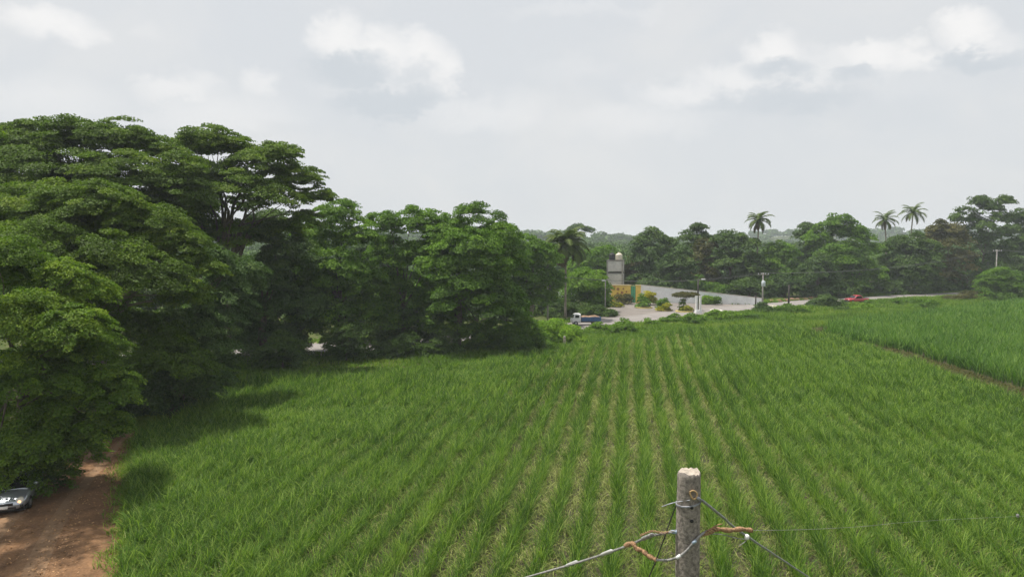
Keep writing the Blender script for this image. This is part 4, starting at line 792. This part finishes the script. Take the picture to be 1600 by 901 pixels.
# ------------------------------------------------------------------ the concrete post in front, with its wires
def front_post():
    Y=4.5; top=at(1076.5,737,Y); zt=top[2]; r=.0755; root=empty('concrete_post',(top[0],top[1],0),0,'weathered round concrete post rising in the foreground, drilled near its top','post')
    mb=MB(); n=28; prof=[(r*.86,zt+.004),(r*.97,zt-.006),(r,zt-.02),(r+.003,zt-.3),(r+.008,zt-1.0),(r+.07,0)]
    vs=[]
    hs=[zt+.004,zt-.004,zt-.016]+[zt-.05-.06*k for k in range(16)]+[zt-1.6,zt-3,zt-6,-.1]
    for j,h in enumerate(hs):
        rr=(r*.90 if j==0 else r*.97 if j==1 else r)+.006*(zt-h)
        for k in range(n):
            a=2*math.pi*k/n; q=rr*(1+.012*math.sin(3*a+h*9)+.010*rng.normal()*(1 if h>5 else 0)); hh=h+(.006*math.sin(a*2)+.004*rng.normal() if j<3 else 0)
            vs.append((q*math.cos(a),q*math.sin(a),hh))
    fs=[(i*n+k,(i+1)*n+k,(i+1)*n+(k+1)%n,i*n+(k+1)%n) for i in range(len(hs)-1) for k in range(n)]
    mb.add(vs,fs); mb.build('shaft',CONC,root,True)
    mb=MB(); vs=[(0,0,zt+.010)]+[vs[k] for k in range(n)]; mb.add(vs,[(0,1+k,1+(k+1)%n) for k in range(n)]); mb.build('top_face',simple('pale_top',(.44,.38,.31),.95,var=.35,scale=30,bump=.8),root)  # top face in a paler colour than the shaft
    def front(px,py,out=.0):       # point on the camera-side skin of the post
        d=ray(px,py); c=np.array([top[0],top[1]]); o=np.array([0,0,CAMH]); rr=r+.006*(zt-at(px,py,Y)[2])+out
        a=d[0]**2+d[1]**2; b=2*(-(c[0]*d[0])-(c[1]*d[1])); q=c[0]**2+c[1]**2-rr*rr; D=max(b*b-4*a*q,0); t=(-b-math.sqrt(D))/(2*a); return o+d*t
    for py in (792.5,813.5):
        p=front(1081,py,.001); p[:2]-=top[:2]; MB().lathe([(.010,-.006),(.0125,.002),(.010,.003)],p,12,'y').build('bolt_hole',BLACK,root,True)
    p=front(1069,748,.001); p[:2]-=top[:2]; 
    STEEL=simple('galvanised_wire',(.33,.34,.37),.5,metal=.2,var=.4,scale=30); RUST=simple('rusty_wire',(.40,.24,.13),.9,var=.5,scale=40,bump=.6); GREY=simple('pale_strand',(.27,.265,.25),.75,var=.55,scale=25); DK=simple('dark_wire',(.04,.04,.04),.6)
    PALE=simple('pale_sleeve',(.42,.42,.40),.7)
    BLUE=simple('blue_clamp',(.30,.38,.46),.5)
    def helix(pts,rad,coil,turns,m,name,parent=None,nn=8,strands=3):
        P=[Vector(tuple(p)) for p in pts]; Ls=[0]
        for a,b in zip(P,P[1:]): Ls.append(Ls[-1]+(b-a).length)
        tot=Ls[-1]; M=int(turns*10)+2; mb=MB()
        for s in range(strands):
            out=[]
            for i in range(M+1):
                d=tot*i/M; j=max(k for k in range(len(Ls)-1) if Ls[k]<=d+1e-9); f=(d-Ls[j])/(Ls[j+1]-Ls[j]); c=P[j].lerp(P[j+1],f); t=(P[j+1]-P[j]).normalized(); u=t.orthogonal().normalized(); w=t.cross(u); a=2*math.pi*(turns*i/M+s/strands)
                cc=coil if not callable(coil) else coil(i/M); out.append(c+(u*math.cos(a)+w*math.sin(a))*cc)
            mb.tube(out,rad,5)
        o=mb.build(name,m,parent,True); return o
    def smooth(pts,k=6):
        P=[np.array(p) for p in pts]; out=[]
        for i in range(len(P)-1):
            p0=P[max(i-1,0)];p1=P[i];p2=P[i+1];p3=P[min(i+2,len(P)-1)]
            for j in range(k):
                t=j/k; out.append(.5*((2*p1)+(-p0+p2)*t+(2*p0-5*p1+4*p2-p3)*t*t+(-p0+3*p1-3*p2+p3)*t**3))
        out.append(P[-1]); return out
    # wire band wrapped round the post
    rz=at(1078,783,Y)[2]; rb=r+.006*(zt-rz)+.004
    ring=[(rb*math.cos(a),rb*math.sin(a),rz+.012*math.cos(a)*1.3) for a in np.linspace(0,2*math.pi,33)]
    MB().tube(ring,.0035,6,False).tube([(x,y,z-.006) for x,y,z in ring],.003,6,False).build('wire_band',STEEL,root,True)
    lp=[front(px,py,.012) for px,py in ((1078,768),(1083,766),(1089,770),(1088,777),(1083,779),(1079,773),(1078,768))]; lp=[q-np.array([top[0],top[1],0]) for q in smooth(lp,4)]
    MB().tube(lp,.0055,8,False).build('rusty_loop',simple('yellowed_loop',(.50,.33,.16),.8,var=.3,scale=40),root,True)
    # 1 guy wire down to the right
    a=front(1088,776,.012); pts=[a,at(1100,784,4.46),at(1130,808,4.9),at(1165,836,5.6),at(1265,902,9.0)]; e=pts[-1]; d=(pts[-1]-pts[-2]); d/=np.linalg.norm(d); pts.append(e+d*2.2)
    sp=smooth(pts,8); o=helix(sp,.0052,.0058,70,STEEL,'guy_wire',None); tag(o,'twisted galvanised guy wire running from the post top down to the right','wire')
    cl=at(1167,838,5.55); o2=MB().lathe([(.012,-.02),(.02,-.01),(.02,.012),(.01,.02)],cl,10).build('wire_clip',WHITE,o,True)
    # 2 left guy wire
    pts=[front(1056,829,.006),at(1040,832,4.5),at(1012,838,4.62),at(985,850,4.85),at(940,866,5.35),at(886,883,6.1),at(840,896,7.4)]; d=pts[-1]-pts[-2]; d/=np.linalg.norm(d); pts.append(pts[-1]+d*2.5)
    o=helix(smooth(pts,8),.0048,.0054,70,GREY,'guy_wire',None); tag(o,'thick grey guy wire running from the post to the lower left','wire')
    for px,py,yy_,mm in ((893,880,6.0,PALE),(948,863,5.25,PALE),(1012,838,4.6,GREY)):
        c=at(px,py,yy_); dd=at(px+9,py-3.6,yy_-.1)-c; MB().tube([c-dd,c-dd*.8,c+dd*.8,c+dd],[.008,.015,.015,.008],8).build('sleeve',mm,o,True)
    # rusty tie above the left wire
    o=helix(smooth([front(1054,829,.004),at(1035,832,4.47),at(1018,829,4.5),at(1000,836,4.6)],6),.003,.006,7,RUST,'tie_wire',None,strands=2); tag(o,'thin rusty tie wire twisted along the left guy wire next to the post','wire')
    c=front(1057,830,.0); o=MB().tube([c+np.array([-.035,0,0]),c+np.array([.0,-.004,0])],[.012,.014],10).build('bolt',BLUE); tag(o,'blue-grey bolt head on the left side of the concrete post','bolt')
    # rusty knot + jumper passing before the post
    o=helix(smooth([at(976,852,4.7),at(988,848,4.66),at(994,856,4.62),at(1004,860,4.6),at(1014,868,4.55),at(1026,874,4.5)],6),.0055,lambda t:.007+.006*abs(math.sin(t*17)),13,RUST,'rusty_knot',None,strands=2); tag(o,'lumpy rusty wire knot hanging below the left guy wire','wire')
    pts=[at(1026,874,4.5),at(1045,874,4.44),at(1060,869,4.36),front(1072,860,.012),front(1084,847,.012),front(1093,837,.012),at(1104,829,4.48)]
    o=helix(smooth(pts,8),.0042,.0045,26,GREY,'jumper_wire',None); tag(o,'pale wire looping across the front of the post from the rusty knot','wire')
    for px,py in ((1085,846),(1060,869)):
        c=front(px,py,.014) if px>1062 else at(px,py,4.36); MB().tube([c-np.array([.012,0,.010]),c+np.array([.012,0,.010])],.0105,9).build('clamp',BLUE if px>1062 else WHITE,o,True)
    # rusty grip at the right, thin span wire on to the right
    o=helix(smooth([at(1096,835,4.47),at(1108,831,4.46),at(1120,826,4.47),at(1140,828,4.55),at(1158,826,4.65),at(1174,828,4.72)],6),.0058,lambda t:.006+.007*abs(math.sin(t*11)),16,RUST,'rusty_grip',None,strands=2); tag(o,'long rusty twisted wire grip on the right side of the post','wire')
    o=MB().tube(smooth([at(1104,829,4.5),at(1120,820,4.46),at(1128,818,4.46)],4),.004,6).build('wire_tail',RUST); tag(o,'short rusty wire tail sticking up above the right grip','wire')
    o=MB().tube(smooth([at(1174,828,4.72),at(1330,823,6.5),at(1590,806,11),at(2000,790,26)],8),.0015,5).build('span_wire',GREY); tag(o,'thin single wire running level from the rusty grip to the right','wire')
    for px,py,yy_ in ((1590,805,11),): c=at(px,py,yy_); MB().lathe([(.005,-.03),(.022,-.02),(.022,.02),(.005,.03)],c,10).build('spacer',GREY,o,True)
    o=MB().tube(smooth([at(1100,834,4.48),at(1125,834,4.5),at(1150,840,4.6),at(1166,843,4.7),at(1155,852,4.7)],6),.0032,6).build('wire_tail',GREY); tag(o,'loose pale wire tail curling under the right grip','wire')
    o=MB().tube(smooth([at(1062,779,4.58),at(1052,800,4.64),at(1038,840,4.7),at(1022,882,4.8),at(1012,905,4.9)],6),.0045,6).build('dark_cable',DK); tag(o,'thin black cable slanting down behind the left side of the post','cable')
    o=MB().tube(smooth([front(1078,781,.006),front(1062,783,.006),at(1048,786,4.46),at(1034,791,4.48)],6),.0035,6).build('wire_tail',STEEL); tag(o,'short grey wire tail pointing left from the post band','wire')
front_post()
# ------------------------------------------------------------------ haze
hb=MB().box((0,0,17.5),(6400,6400,39)); hz=hb.build('haze',bpy.data.materials.new('air_haze')); tag(hz,'thin pale haze in the air','haze',kind='stuff')
hm=hz.data.materials[0]; hm.use_nodes=True; hn=hm.node_tree.nodes; hn.clear(); ho=hn.new('ShaderNodeOutputMaterial'); pv=hn.new('ShaderNodeVolumePrincipled')
pv.inputs['Color'].default_value=(.86,.92,1,1); pv.inputs['Density'].default_value=.00031; pv.inputs['Anisotropy'].default_value=.0
hm.node_tree.links.new(pv.outputs[0],ho.inputs['Volume'])
SC.cycles.use_denoising=True; SC.cycles.max_bounces=6; SC.cycles.transparent_max_bounces=4; SC.cycles.volume_bounces=1
